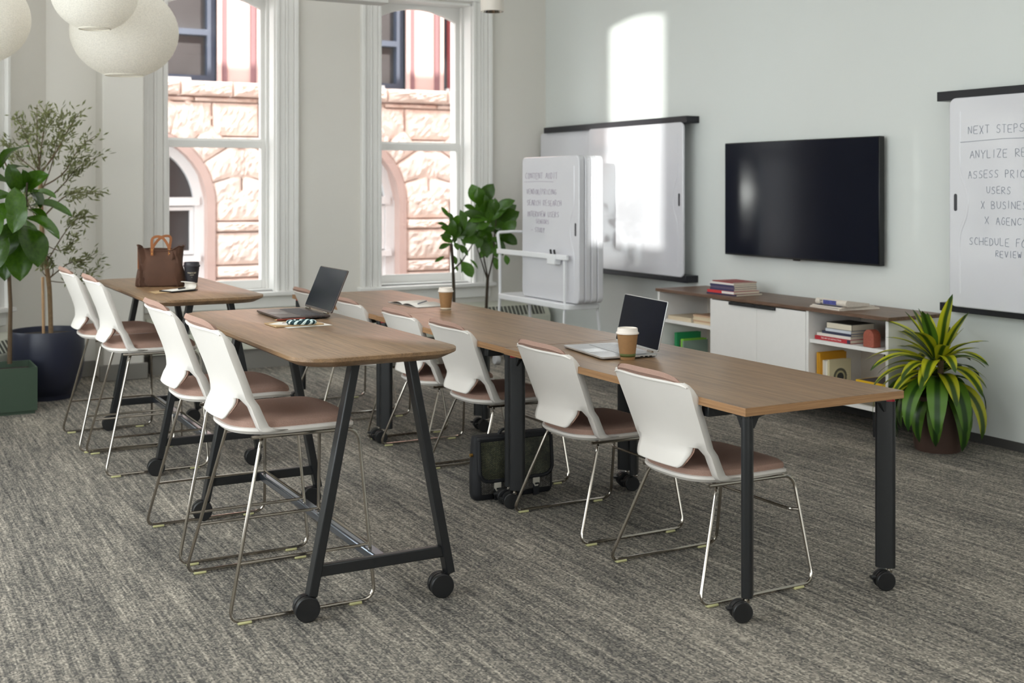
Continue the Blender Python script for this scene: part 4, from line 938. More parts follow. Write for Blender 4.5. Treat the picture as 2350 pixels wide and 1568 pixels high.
# near bar table: paper, kraft notebook, folded note, pencil, lanyard
slab('paper_sheet', 'white paper sheet peeking out below the kraft notebook', 'paper', rot_rect(1.622, 4.775, .195, .165, .10), ZB, .0008, M_PAPER)
slab('notebook', 'thin kraft notebook on the near bar table below the lanyard', 'notebook', rot_rect(1.595, 4.800, .205, .150, .02), ZB + .001, .005, M_KRAFTN)
slab('folded_note', 'pale folded note lying on the kraft notebook', 'paper', rot_rect(1.548, 4.800, .085, .085, .75), ZB + .0062, .0012, M_PAPER)
p0, p1 = on_z(629, 735, ZB + .008), on_z(700, 731, ZB + .008); t = thing('pencil', 'red brown pencil on the kraft notebook in front of the laptop', 'pencil', (0, 0, 0))
v = (p1 - p0).normalized(); b = B(); tube(b, [p0 + v * 0.012, p1], 0.0038, 6); obj('shaft', b, mat('pencil_red_brown', rgb(132, 52, 34), 0.5), t); b = B(); tube(b, [p0 + v * 0.012, p0], 0.0038, 6, scales=[1, 0.15]); obj('tip', b, mat('pencil_wood', rgb(200, 160, 116), 0.7), t)
t = thing('lanyard', 'braided teal and white cord lanyard on the kraft notebook', 'lanyard', (0, 0, 0))
cc = on_z(692, 742, ZB + .012); e1 = (on_z(722, 742, ZB + .012) - cc); e1.z = 0; R_ = e1.length; ex = e1.normalized(); ey = Vector((-ex.y, ex.x, 0))
M_C1 = mat('cord_teal_dark', rgb(30, 62, 70), 0.8, var=0.4, scale=300); M_C2 = mat('cord_white', rgb(206, 222, 220), 0.85)
for q, (m_, ph) in enumerate(((M_C1, 0), (M_C2, 2.09), (M_C1, 4.19), (M_C2, 1.0))):
    b = B(); pts = []
    for k in range(97):
        a = 2 * PI * k / 96; w = a * 11 + ph
        rr = 1 + 0.16 * math.cos(w); pts.append(cc + ex * (R_ * 0.95 * rr * math.cos(a)) + ey * (0.030 * rr * math.sin(a)) + Vector((0, 0, 0.005 + 0.0055 * math.sin(w))))
    tube(b, pts, 0.0040, 6, closed=True); obj('cord_strand', b, m_, t)
k0 = on_z(662, 741, ZB + .012); k1 = on_z(676, 741, ZB + .012); b = B(); tube(b, [k0, k1], 0.0055, 8); obj('clip', b, M_BLACKPL, t)
k2 = on_z(648, 742, ZB + .009); b = B(); tube(b, [k0, (k0 + k2) / 2 + Vector((0.004, 0.01, 0)), k2], 0.0011, 5); obj('thread', b, mat('thread_brown', rgb(96, 52, 36), 0.8), t)
# far bar table: kraft card, black notepad with curled page, pen
slab('kraft_card', 'kraft card lying left of the black notepad', 'paper', qz((341, 670), (357, 675), (392, 672), (380, 667), z=ZB), ZB, .002, M_KRAFTN)
c0 = on_z(410, 669, ZB); t = thing('notepad', 'black notepad with a curled white page beside the tote bag', 'notepad', (c0.x, c0.y, ZB + .0022), 0.42)
b = B(); bx(b, -.085, .085, -.055, .055, 0, .006); obj('cover', b, M_BLACKPL, t, bevel=0.001)
b = B(); pr = [(-.075, .0065)] + [(0.035 + 0.0 * k, .0085) for k in range(1)] + [(.060 + .020 * math.sin(a), .0275 - .019 * math.cos(a)) for a in [PI * 1.15 * k / 12 for k in range(13)]]
V = [[b.verts.new((x, y, z)) for x, z in pr] for y in (-.05, .05)]
for k in range(len(pr) - 1): b.faces.new((V[0][k], V[0][k + 1], V[1][k + 1], V[1][k]))
obj('curled_page', b, M_PAPER, t, solid=0.0012)
b = B(); tube(b, [(-.01, -.012, .0135), (.05, .012, .0135)], .0045, 8); tag(obj('pen', b, M_BLACKPL), 'short black pen lying on the curled notepad page', 'pen').matrix_world = Matrix.Translation((c0.x, c0.y, ZB + .0022)) @ Matrix.Rotation(0.42, 4, 'Z')
# long table: open notebook and pen
ZL = 0.7375; t = thing('open_notebook', 'open white notebook on the farthest table of the long table', 'notebook', (3.125, 6.98, ZL), 0.06)
b = B(); bx(b, -.10, .10, -.215, .205, 0, .003); obj('cover', b, mat('cover_grey', rgb(150, 144, 140), 0.7), t, smooth=False)
for s in (-1, 1):
    b = B(); V = []
    for k in range(13):
        u = k / 12; V.append([b.verts.new((x, s * (0.002 + 0.2 * u), .003 + .018 * math.sin(PI * min(1, u * 1.15)) ** 0.7 * (1 - u * 0.75))) for x in (-.097, .097)])
    for k in range(12): b.faces.new((V[k][0], V[k][1], V[k + 1][1], V[k + 1][0]))
    obj('page', b, M_PAPER, t, solid=0.0012)
b = B(); tube(b, [(3.07, 6.83, ZL + .018), (3.16, 6.90, ZL + .026)], .004, 8); tag(obj('pen', b, mat('pen_grey', rgb(88, 92, 104), 0.4)), 'grey pen resting on the open notebook', 'pen')

# ------------------------------------------------------------------ messenger bag on the floor
t = thing('messenger_bag', 'black messenger bag with woven reflective panels on the carpet under the long table', 'bag', (2.775, 5.078, 0), 0.0)
M_NYL = mat('black_nylon', rgb(22, 23, 28), 0.6, bump=0.2, bscale=300)
def weave(name, c1, c2):
    m = bpy.data.materials.new(name); m.use_nodes = True; MATS[name] = m; nt = m.node_tree; b_ = nt.nodes['Principled BSDF']; b_.inputs['Roughness'].default_value = 0.35
    tc = nt.nodes.new('ShaderNodeTexCoord'); mp = nt.nodes.new('ShaderNodeMapping'); mp.inputs['Rotation'].default_value = (PI / 2, 0, 0); nt.links.new(tc.outputs['Object'], mp.inputs[0])
    br = nt.nodes.new('ShaderNodeTexBrick'); br.inputs['Scale'].default_value = 1.0; br.inputs['Brick Width'].default_value = 0.0085; br.inputs['Row Height'].default_value = 0.0052; br.inputs['Mortar Size'].default_value = 0.0013
    br.inputs['Color1'].default_value = c1; br.inputs['Color2'].default_value = c2; br.inputs['Mortar'].default_value = (0.006, 0.006, 0.006, 1); br.offset = 0.3
    nt.links.new(mp.outputs[0], br.inputs['Vector'])
    nz = nt.nodes.new('ShaderNodeTexNoise'); nz.inputs['Scale'].default_value = 14; nt.links.new(tc.outputs['Object'], nz.inputs['Vector'])
    r_ = ramp(nt, [(0.35, (0.25, 0.25, 0.25, 1)), (0.7, (1, 1, 1, 1))]); nt.links.new(nz.outputs['Fac'], r_.inputs[0])
    mx = nt.nodes.new('ShaderNodeMix'); mx.data_type = 'RGBA'; mx.blend_type = 'MULTIPLY'; mx.inputs[0].default_value = 1; nt.links.new(br.outputs['Color'], mx.inputs[6]); nt.links.new(r_.outputs[0], mx.inputs[7])
    nt.links.new(mx.outputs[2], b_.inputs['Base Color']); return m
M_WEAVE = weave('woven_reflective', rgb(150, 150, 118), rgb(104, 108, 92)); M_WEAVE2 = weave('woven_reflective_low', rgb(168, 164, 158), rgb(110, 104, 98))
hw, hd, H_ = 0.218, 0.040, 0.300
b = B(); loft(b, [[(x, y, z) for x, y in rrect(-hw * a, hw * a, -hd * c_, hd * c_, 0.03 * c_, 5)] for z, a, c_ in ((0, .93, .8), (.008, .97, .95), (.03, 1, 1.05), (.12, 1.0, 1.08), (.22, .985, .98), (.28, .97, .85), (H_, .955, .62))]); obj('bag_body', b, M_NYL, t)
def fx(z): return -0.047 if z < 0.2 else -0.047 + (z - 0.2) * 0.16
b = B(); poly = [(-.190, .118), (-.178, .104), (-.16, .098), (.16, .098), (.178, .104), (.190, .118), (.188, .275), (-.188, .275)]
V0 = [b.verts.new((x, fx(z) - .006, z)) for x, z in poly]; b.faces.new(V0); fl = obj('flap', b, M_WEAVE, t, solid=0.004, smooth=False)
b = B(); tube(b, [(x, fx(z) - .008, z) for x, z in poly[:6]] and fillet([(-.196, fx(.28) - .008, .28), (-.198, -.055, .12), (-.165, -.055, .090), (.165, -.055, .090), (.198, -.055, .12), (.196, fx(.28) - .008, .28)], 0.03), 0.009, 8); obj('flap_binding', b, M_NYL, fl)
b = B(); bx(b, -.2, .2, fx(.29) - .012, .02, .272, .298); obj('flap_top', b, M_NYL, fl, bevel=0.008)
b = B(); V0 = [b.verts.new((x, -.050, z)) for x, z in ((-.185, .03), (.185, .03), (.19, .10), (-.19, .10))]; b.faces.new(V0); obj('front_pocket', b, M_WEAVE2, t, solid=0.003, smooth=False)
for sx in (-.105, .105):
    b = B(); bx(b, sx - .016, sx + .016, -.060, -.054, .0, .10); st_ = obj('strap', b, M_NYL, t, bevel=0.001)
    b = B(); prism(b, [(-.018, .022), (.018, .022), (.018, -.008), (.008, -.024), (-.008, -.024), (-.018, -.008)], -.006, .0, Matrix.Translation((sx, -.061, .066)) @ Matrix.Rotation(PI / 2, 4, 'X') @ Matrix.Rotation(0, 4, 'Z')); bk_ = obj('buckle', b, mat('buckle_grey', rgb(196, 190, 178), 0.45), st_)
    b = B(); bx(b, sx - .010, sx + .010, -.0690, -.0665, .052, .060); obj('buckle_slot', b, M_BLACKPL, st_, smooth=False)
b = B(); sweep(b, fillet([(-.07, -.0, .296), (-.055, -.0, .322), (.055, -.0, .322), (.07, 0, .296)], 0.03, 5), [(-.010, -.004), (.010, -.004), (.010, .004), (-.010, .004)], up=(0, 0, 1)); obj('handle', b, M_NYL, t)
b = B(); lathe(b, [(.008, -.006), (.008, .006)], 12, M=Matrix.Translation((-.222, -.01, .215)) @ Matrix.Rotation(PI / 2, 4, 'Y')); obj('strap_ring', b, M_BRASS, t)

# ------------------------------------------------------------------ plants
def leaf_mesh(name, m, L_=1.0, W=0.5, kind='fiddle', nv=8, nu=4, fold=0.10, curl=0.12):
    """leaf along +y from the origin, normal +z, unit length"""
    b = B()
    def wd(v):
        if kind == 'fiddle': return W / 2 * (math.sin(PI * min(1, v ** 0.85)) ** 0.75) * (0.45 + 0.75 * v) / 0.95 if 0 < v < 1 else 0.0
        if kind == 'oval': return W / 2 * math.sin(PI * v ** 0.9) ** 0.8 if 0 < v < 1 else 0.0
        return W / 2 * (min(1, v / 0.18) ** 0.6) * (1 - v ** 3.2) ** 0.9 if v < 1 else 0.0
    V = []
    for j in range(nv + 1):
        v = j / nv; w = max(wd(v), 0.004); row = []
        for i in range(nu + 1):
            u = -1 + 2 * i / nu
            row.append(b.verts.new((u * w, v, fold * abs(u) * w * 2 + curl * (v * (1 - v) * 2) - curl * v * v + 0.02 * math.sin(9 * v + u * 2) * abs(u))))
        V.append(row)
    for j in range(nv):
        for i in range(nu): b.faces.new((V[j][i], V[j][i + 1], V[j + 1][i + 1], V[j + 1][i]))
    return mesh(name, b, m)
def place_leaf(me, base, tip, up, parent, width=1.0, name='leaf'):
    base, tip = Vector(base), Vector(tip); y = tip - base; L_ = y.length; y.normalize()
    z = Vector(up) - y * Vector(up).dot(y)
    if z.length < 1e-3: z = Vector((1, 0, 0)) - y * y.x
    z.normalize(); x = y.cross(z)
    o = obj(name, me, None, parent); inv = parent.matrix_world.inverted() if parent else Matrix.Identity(4)
    o.matrix_local = Matrix.Translation(-parent.location) @ Matrix(((x.x * L_ * width, y.x * L_, z.x * L_, base.x), (x.y * L_ * width, y.y * L_, z.y * L_, base.y), (x.z * L_ * width, y.z * L_, z.z * L_, base.z), (0, 0, 0, 1)))
    return o
M_BARK = mat('bark_brown', rgb(92, 74, 54), 0.85, var=0.35, scale=40, bump=0.4, bscale=80); M_BARKD = mat('bark_dark', rgb(62, 52, 40), 0.85, var=0.3, scale=50, bump=0.3, bscale=90); M_SOIL = mat('soil', rgb(52, 44, 38), 0.95, var=0.4, scale=60, bump=0.6, bscale=60)
M_FID = leafmat('fiddle_leaf', rgb(36, 64, 12), rgb(72, 110, 22), 0.25, 0.16, rnd=0.35); M_FIC = leafmat('ficus_leaf', rgb(40, 74, 14), rgb(78, 120, 24), 0.35, 0.25, rnd=0.35)
CAMV = Vector((-FW[0], -FW[1], 0.25))
fid = leaf_mesh('fiddle_leaf_blade', M_FID, W=0.72, kind='fiddle', nv=10, nu=6, curl=0.16); fic = leaf_mesh('ficus_leaf_blade', M_FIC, W=0.66, kind='fiddle', nv=7, nu=4, curl=0.10)

# fiddle leaf fig in the green planter (left edge)
dP = 7.95
pc = on_y(30, 948, 8.40); px0 = 1.042
t = thing('green_planter', 'square dark green metal planter at the left edge, holding the fiddle leaf fig', 'planter', (px0 - 0.19, 8.57, 0))
b = B(); h_ = .19
loft(b, [[(x * s_, y * s_, z) for x, y in ((-h_, -h_), (h_, -h_), (h_, h_), (-h_, h_))] for s_, z in ((0.93, 0.0), (0.93, 0.022), (1, 0.022), (1, .303), (.94, .303), (.93, .25))]); obj('box', b, mat('planter_green', rgb(52, 70, 54), 0.55, var=0.04, scale=4), t, smooth=False)
boxobj('soil', M_SOIL, t, -.175, .175, -.175, .175, .24, .262)
t = thing('fiddle_leaf_fig', 'fiddle leaf fig with big glossy leaves at the left edge in the green planter', 'plant', (px0 - 0.19, 8.57, 0.262))
tr = [at(22, 835, 8.05), at(24, 700, 8.05), at(20, 620, 8.05), at(46, 520, 8.0), at(38, 430, 8.05), at(10, 370, 8.1)]
b = B(); tube(b, [p - t.location for p in tr], 0.013, 8, scales=[1.2, 1.0, 1, .8, .6, .4]); obj('trunk', b, M_BARK, t)
b = B(); tube(b, [at(46, 520, 8.0) - t.location, at(60, 470, 7.95) - t.location, at(62, 420, 7.9) - t.location], 0.007, 6); obj('branch', b, M_BARKD, t)
FL = [((0, 385), (58, 322), .9, (0, -.3, 1)), ((12, 405), (62, 372), .7, (0, 0, 1)), ((50, 440), (100, 398), .9, (.3, -.8, .5)), ((40, 445), (22, 380), .8, (0, -1, .3)), ((60, 452), (125, 440), .6, (0, -.4, 1)),
      ((55, 478), (162, 476), .55, (0, -.35, 1)), ((45, 500), (138, 530), .6, (.2, -.5, .9)), ((50, 515), (95, 602), 1.0, (.4, -1, .35)), ((35, 505), (0, 590), 1.0, (-.2, -1, .4)), ((30, 540), (50, 638), .95, (.1, -1, .2)), ((20, 545), (-25, 620), .9, (-.4, -1, .3)),
      ((40, 470), (-20, 500), 1.0, (0, -.9, .6)), ((30, 450), (-30, 450), .9, (0, -.8, .8)), ((45, 440), (60, 395), .9, (.5, -.9, .4)), ((25, 425), (-25, 400), .9, (0, -.6, .9)), ((35, 430), (35, 500), .9, (0, -1, .3)), ((55, 500), (75, 560), .8, (.6, -.9, .2)),
      ((15, 560), (10, 640), .8, (-.2, -1, .1)), ((60, 430), (98, 468), .75, (.5, -.8, .5)), ((10, 390), (-30, 350), .9, (0, -.6, .8)), ((5, 480), (-40, 560), .9, (-.3, -1, .2)), ((50, 455), (30, 530), .85, (-.1, -1, .4)), ((62, 480), (110, 505), .6, (.2, -.6, .8))]
rng = random.Random(11)
for (bx_, by_), (tx, ty), w, up in FL:
    d = 7.85 + rng.uniform(-.16, .2); place_leaf(fid, at(bx_, by_, d + .06), at(tx, ty, d - .05), up, t, w)
# olive tree in the dark blue pot
pc = at(108, 880, 8.45); cx_, cy_ = pc.x, pc.y
t = thing('blue_pot', 'tall round dark blue plant pot behind the stools, holding the olive tree', 'planter', (cx_, cy_, 0))
b = B(); lathe(b, [(.178, 0.0), (.182, .03), (.19, .035), (.225, .12), (.246, .22), (.252, .34), (.250, .46), (.243, .478), (.232, .476), (.228, .44), (.215, .43)], 44); obj('pot', b, mat('pot_navy', rgb(34, 37, 54), 0.42, var=0.06, scale=6), t)
b = B(); lathe(b, [(.001, .44), (.222, .44)], 30, caps=False); obj('soil', b, M_SOIL, t)
t = thing('olive_tree', 'slim olive tree with fine grey green leaves in the dark blue pot', 'plant', (cx_, cy_, .44)); O = t.location.copy(); dO = 8.45
def ol(px, py, dd=0.0): return at(px, py, dO + dd) - O
br = []
def branch(pts, r, dd=0.0, n=1):
    P = [ol(px, py, dd * k / max(1, len(pts) - 1)) for k, (px, py) in enumerate(pts)]; P = fillet(P, 0.12, 3) if len(P) > 2 else P
    b = B(); tube(b, P, r, 6, scales=[1 - 0.7 * k / (len(P) - 1) for k in range(len(P))]); obj('branch', b, M_BARK, t); br.append(P)
b = B(); P = [ol(117, 772), ol(115, 700), ol(113, 650), ol(98, 560), ol(94, 480), ol(92, 400)]; tube(b, fillet(P, .1, 3), 0.016, 8); obj('trunk', b, mat('olive_bark', rgb(128, 104, 76), 0.85, var=0.4, scale=40, bump=0.4, bscale=60), t)
b = B(); tube(b, [ol(100, 772, -.03), ol(98, 636, -.03)], 0.010, 8); obj('support_stake', b, mat('bamboo', rgb(178, 142, 104), 0.6, var=0.2, scale=20), t)
branch([(95, 470), (92, 400), (84, 320), (85, 240)], .008); branch([(92, 400), (130, 350), (160, 290), (185, 255)], .007, -.1); branch([(92, 400), (68, 340), (50, 290), (36, 265)], .006, .1)
branch([(90, 380), (98, 310), (108, 265), (116, 245)], .005, -.1); branch([(95, 430), (150, 400), (178, 340), (218, 312)], .006, -.15); branch([(97, 470), (150, 420), (175, 385), (232, 355)], .006, .1)
branch([(98, 500), (145, 450), (180, 440), (236, 445)], .006, -.1); branch([(108, 600), (150, 530), (178, 500), (208, 495)], .005, .1); branch([(112, 640), (160, 600), (185, 602), (222, 580)], .005, 0); branch([(113, 645), (150, 650), (195, 640), (226, 612)], .004, .1)
branch([(92, 400), (60, 375), (30, 350), (5, 312)], .005, .1); branch([(100, 560), (140, 580), (165, 560), (180, 530)], .004, -.1); branch([(95, 440), (120, 380), (135, 300), (140, 262)], .005, .12); branch([(98, 520), (75, 490), (60, 450), (45, 420)], .004, .1)
branch([(113, 640), (95, 625), (100, 600), (90, 585)], .004, -.08); branch([(113, 640), (125, 625), (115, 600), (120, 590)], .004, .05)
rng = random.Random(21); b = B()
def tiny_leaf(b, p, dirv, L_, w):
    dirv = dirv.normalized(); s = dirv.cross(Vector((rng.uniform(-1, 1), rng.uniform(-1, 1), rng.uniform(-1, 1)))); 
    if s.length < 1e-3: return
    s.normalize(); m = p + dirv * L_ * .5
    a, c_, e, f = b.verts.new(p), b.verts.new(m + s * w), b.verts.new(p + dirv * L_), b.verts.new(m - s * w); b.faces.new((a, c_, e, f))
for P in br:
    tot = sum((P[k + 1] - P[k]).length for k in range(len(P) - 1))
    for _ in range(int(tot * 260)):
        f = rng.uniform(0.22, 1) ** 0.8 * (len(P) - 1); k = min(int(f), len(P) - 2); p = P[k].lerp(P[k + 1], f - k); ax = (P[k + 1] - P[k]).normalized()
        tw = p + Vector((rng.gauss(0, 1), rng.gauss(0, 1), rng.gauss(0, .8))) * 0.028
        tiny_leaf(b, tw, ax * 1.0 + Vector((rng.gauss(0, .8), rng.gauss(0, .8), rng.gauss(0, .6))), rng.uniform(.035, .062), rng.uniform(.0055, .0085))
o = obj('foliage', b, leafmat('olive_leaf', rgb(72, 80, 42), rgb(146, 148, 98), 0.5, 0.2, rnd=0.1), t, smooth=False); o['kind'] = 'stuff'
# two ficus trees by the window
def ficus(label, potlabel, base_px, d, stem, branches, leaves, seed, sz):
    g = at(base_px, 800, d); gx, gy = g.x, g.y
    t0 = thing('woven_pot', potlabel, 'planter', (gx, gy, 0)); b = B(); lathe(b, [(.12, 0), (.125, .01), (.15, .24), (.145, .25), (.138, .25), (.135, .21), (.001, .21)], 30, caps=False); obj('pot', b, mat('pot_grey', rgb(120, 112, 104), 0.7, var=0.15, scale=40), t0)
    t = thing('ficus_tree', label, 'plant', (gx, gy, 0.21)); O = t.location.copy()
    b = B(); tube(b, fillet([Vector((0, 0, 0))] + [at(px, py, d) - O for px, py in stem], .1, 3), 0.014, 8); obj('trunk', b, M_BARKD, t)
    for pts in branches:
        b = B(); P = [at(px, py, d + dd) - O for px, py, dd in pts]; tube(b, P, 0.008, 6, scales=[1 - .5 * k / (len(P) - 1) for k in range(len(P))]); obj('branch', b, M_BARKD, t)
    rg = random.Random(seed)
    for (bx_, by_), (tx, ty), w in leaves:
        dd = rg.uniform(-.13, .13); place_leaf(fic, at(bx_, by_, d + dd + .02), at(tx, ty, d + dd - .03), (rg.uniform(-.6, .6), -1 + rg.uniform(-.3, .5), rg.uniform(.0, 1.0)), t, w)
def cluster(cx, cy, rx, ry, n, ln, seed):
    rg = random.Random(seed); out = []
    for k in range(n):
        a = 2 * PI * (k * 0.381966 % 1); r = math.sqrt((k + .5) / n); x, y = cx + rx * r * math.cos(a), cy + ry * r * math.sin(a)
        an = a + rg.uniform(-.7, .7); L_ = ln * rg.uniform(.75, 1.25); out.append(((x - .4 * L_ * math.cos(an), y - .4 * L_ * math.sin(an) + 4), (x + .6 * L_ * math.cos(an), y + .6 * L_ * math.sin(an) - rg.uniform(0, 12)), rg.uniform(.75, 1.1)))
    return out
LV = [((1100, 470), (1082, 424), 1.1), ((1098, 470), (1132, 423), 1.0), ((1100, 475), (1100, 430), 1.1), ((1095, 485), (1066, 470), .7), ((1130, 500), (1140, 455), 1.0), ((1150, 500), (1183, 470), 1.0), ((1140, 495), (1165, 460), 1.0), ((1120, 500), (1060, 488), .6), ((1150, 520), (1184, 505), .7), ((1100, 500), (1070, 520), .9)] \
    + cluster(1128, 520, 46, 52, 34, 40, 5) + [((1135, 590), (1142, 618), 1.1), ((1160, 585), (1165, 607), 1.0), ((1120, 570), (1100, 592), .9), ((1150, 545), (1185, 560), .8), ((1105, 540), (1096, 570), 1.0)]
ficus('bushy ficus tree with forked trunk behind the whiteboard cart', 'grey pot of the bushy ficus behind the whiteboard cart', 1115, 10.5, [(1116, 705), (1119, 640), (1120, 634)], [((1120, 640, 0), (1112, 600, .05), (1105, 560, .06), (1100, 480, 0)), ((1120, 640, 0), (1132, 590, -.04), (1135, 540, -.05), (1140, 490, 0)), ((1118, 640, 0), (1108, 610, .0), (1092, 560, .05))], LV, 7, 1)
LV = [((1040, 520), (1030, 487), 1.0), ((1040, 520), (1052, 495), 1.0), ((1032, 500), (1013, 475), .5), ((1030, 520), (1004, 511), .6), ((1038, 545), (1010, 540), .7), ((1035, 560), (1007, 570), .8), ((1040, 585), (1047, 607), .9), ((1020, 588), (998, 601), .55), ((1060, 600), (1085, 635), 1.1), ((1055, 590), (1062, 625), .6), ((1050, 560), (1075, 585), .8), ((1055, 540), (1095, 530), .6), ((1078, 595), (1097, 615), .4), ((1045, 610), (1050, 622), .7), ((1040, 550), (1055, 520), .9), ((1062, 560), (1090, 550), .8), ((1040, 545), (1038, 505), .9)] + cluster(1052, 540, 30, 36, 14, 34, 9)
ficus('slim young ficus tree in front of the window by the corner', 'grey pot of the slim young ficus by the window', 1040, 10.1, [(1042, 690), (1040, 620), (1036, 560)], [((1040, 620, 0), (1060, 600, .03), (1085, 560, .05)), ((1036, 560, 0), (1045, 530, 0), (1040, 500, 0))], LV, 13, 1)
# dracaena in the brown pot
g = on_z(2163, 1030, 0); t0 = thing('brown_pot', 'matte brown plant pot by the mint wall, holding the yellow green plant', 'planter', (5.365, 4.79, 0))
b = B(); lathe(b, [(.122, 0), (.127, .01), (.158, .30), (.162, .315), (.154, .32), (.148, .30), (.146, .27), (.001, .27)], 36, caps=False); obj('pot', b, mat('pot_brown', rgb(76, 56, 48), 0.6, var=0.08, scale=10), t0)
t = thing('dracaena', 'yellow edged dracaena with arching strap leaves between the credenza and the right whiteboard', 'plant', (5.365, 4.79, 0.27)); O = t.location.copy(); DC = Vector((5.365, 4.79, 0))
M_DRY = leafmat('dracaena_yellow', rgb(56, 84, 20), rgb(190, 190, 40), 0.32, 0.25, stripe=0.038, rnd=0.2); M_DRG = leafmat('dracaena_green', rgb(34, 66, 20), rgb(84, 122, 36), 0.32, 0.2, stripe=0.030, rnd=0.25)
def strap(m, sag, W=0.235):
    b = B(); nv, nu = 12, 4; V = []
    for j in range(nv + 1):
        v = j / nv; w = W / 2 * (0.35 + 0.65 * min(1, v / 0.4)) * max(0.0, 1 - max(0, (v - .45) / .55) ** 2) ** 0.8 + 0.001
        a = sag * v; y = math.sin(a) / sag if sag > .01 else v; z = -(1 - math.cos(a)) / sag if sag > .01 else 0
        V.append([b.verts.new((-w + 2 * w * i / nu, y, z + 0.25 * abs(-w + 2 * w * i / nu) + 0.006 * math.sin(14 * v) * (i % 2))) for i in range(nu + 1)])
    for j in range(nv):
        for i in range(nu): b.faces.new((V[j][i], V[j][i + 1], V[j + 1][i + 1], V[j + 1][i]))
    return mesh('strap_blade', b, m)
SY = [strap(M_DRY, s_) for s_ in (0.35, 0.9, 1.5, 2.1)]; SG = [strap(M_DRG, s_) for s_ in (0.35, 0.9, 1.5, 2.1)]
rng = random.Random(33)
for k in range(3):
    a = 2.1 * k; b = B(); tube(b, [(0.04 * math.cos(a), .04 * math.sin(a), 0), (0.055 * math.cos(a), .055 * math.sin(a), .12 + .06 * k)], .016, 8); obj('cane', b, M_BARK, t)
def dr_leaf(az, el, L_, z0, me, r0=0.03):
    d = Vector((math.cos(az) * math.cos(el), math.sin(az) * math.cos(el), math.sin(el))); side = Vector((-math.sin(az), math.cos(az), 0)); up = side.cross(d) * -1
    if up.z < 0: up = -up
    x = d.cross(up); o = obj('leaf', me, None, t); base = Vector((r0 * math.cos(az), r0 * math.sin(az), z0))
    o.matrix_local = Matrix(((x.x * L_, d.x * L_, up.x * L_, base.x), (x.y * L_, d.y * L_, up.y * L_, base.y), (x.z * L_, d.z * L_, up.z * L_, base.z), (0, 0, 0, 1)))
for tier, (n, el, L0, z0, idx, yel) in enumerate(((13, 0.05, .43, .09, 3, .0), (13, 0.30, .45, .13, 3, .35), (13, 0.50, .42, .17, 2, .75), (12, 0.70, .39, .21, 2, .95), (10, 0.92, .36, .24, 1, 1.0), (7, 1.18, .33, .26, 0, .8), (3, 1.42, .33, .27, 0, .6))):
    for k in range(n):
        az = 2 * PI * (k + rng.uniform(-.25, .25)) / n + tier * 0.37; L_ = L0 * rng.uniform(.82, 1.12); 
        if math.cos(az) > 0.35: L_ *= 0.72
        dr_leaf(az, el + rng.uniform(-.12, .12), L_, z0 + rng.uniform(-.02, .02), (SY if rng.random() < yel else SG)[idx])

# ------------------------------------------------------------------ lamps
def globe(label, px, py, d, R, flat, cordtop=ZC):
    p = at(px, py, d); t = thing('pendant_lamp', label, 'lamp', p, group='woven globe pendants')
    b = B(); prof = []; a0 = math.asin(0.36)
    for k in range(23):
        a = -PI / 2 + a0 + (PI - a0 - 0.12) * k / 22; prof.append((R * math.cos(a), R * flat * math.sin(a)))
    lathe(b, prof, 48, caps=False); obj('shade', b, M_SHADE, t)
    b = B(); r = prof[0][0]; z = prof[0][1]; tube(b, [(r * math.cos(2 * PI * k / 32), r * math.sin(2 * PI * k / 32), z) for k in range(32)], .004, 6, closed=True); obj('rim_ring', b, mat('rim_cream', rgb(226, 220, 206), 0.5), t)
    b = B(); tube(b, [(0, 0, R * flat * .98), (0, 0, ZC - p.z)], .003, 6); obj('cord', b, M_WHITE, t)
    b = B(); lathe(b, [(.001, .0), (.03, .012), (.035, .05), (.02, .09), (.012, .13)], 16, c=(0, 0, R * flat * .2)); obj('bulb', b, mat('bulb_opal', rgb(236, 230, 216), 0.4), t)
M_SHADE = bpy.data.materials.new('woven_fibre_shade'); M_SHADE.use_nodes = True; nt = M_SHADE.node_tree; pb = nt.nodes['Principled BSDF']; pb.inputs['Base Color'].default_value = rgb(240, 236, 228); pb.inputs['Roughness'].default_value = 0.8
out = nt.nodes['Material Output']; tc = nt.nodes.new('ShaderNodeTexCoord'); mp = nt.nodes.new('ShaderNodeMapping'); mp.inputs['Scale'].default_value = (110, 110, 320); nt.links.new(tc.outputs['Object'], mp.inputs[0])
nz = nt.nodes.new('ShaderNodeTexNoise'); nz.inputs['Scale'].default_value = 1.0; nz.inputs['Detail'].default_value = 2; nt.links.new(mp.outputs[0], nz.inputs['Vector'])
rr = ramp(nt, [(0.38, (0.22, 0.22, 0.22, 1)), (0.56, (0.02, 0.02, 0.02, 1))]); nt.links.new(nz.outputs['Fac'], rr.inputs[0])
trn = nt.nodes.new('ShaderNodeBsdfTranslucent'); trn.inputs[0].default_value = rgb(240, 236, 228); m1 = nt.nodes.new('ShaderNodeMixShader'); m1.inputs[0].default_value = 0.45; nt.links.new(pb.outputs[0], m1.inputs[1]); nt.links.new(trn.outputs[0], m1.inputs[2])
tp = nt.nodes.new('ShaderNodeBsdfTransparent'); m2 = nt.nodes.new('ShaderNodeMixShader'); nt.links.new(rr.outputs[0], m2.inputs[0]); nt.links.new(m1.outputs[0], m2.inputs[1]); nt.links.new(tp.outputs[0], m2.inputs[2]); nt.links.new(m2.outputs[0], out.inputs[0])
bp_ = nt.nodes.new('ShaderNodeBump'); bp_.inputs['Strength'].default_value = .2; bp_.inputs['Distance'].default_value = .004; nt.links.new(nz.outputs['Fac'], bp_.inputs['Height']); nt.links.new(bp_.outputs[0], pb.inputs['Normal'])
globe('largest woven white globe pendant, in front of the window frame', 286, 74, 7.6, .332, .88)
globe('smaller woven white globe pendant overlapping the largest one', 217, -18, 7.0, .247, .93)
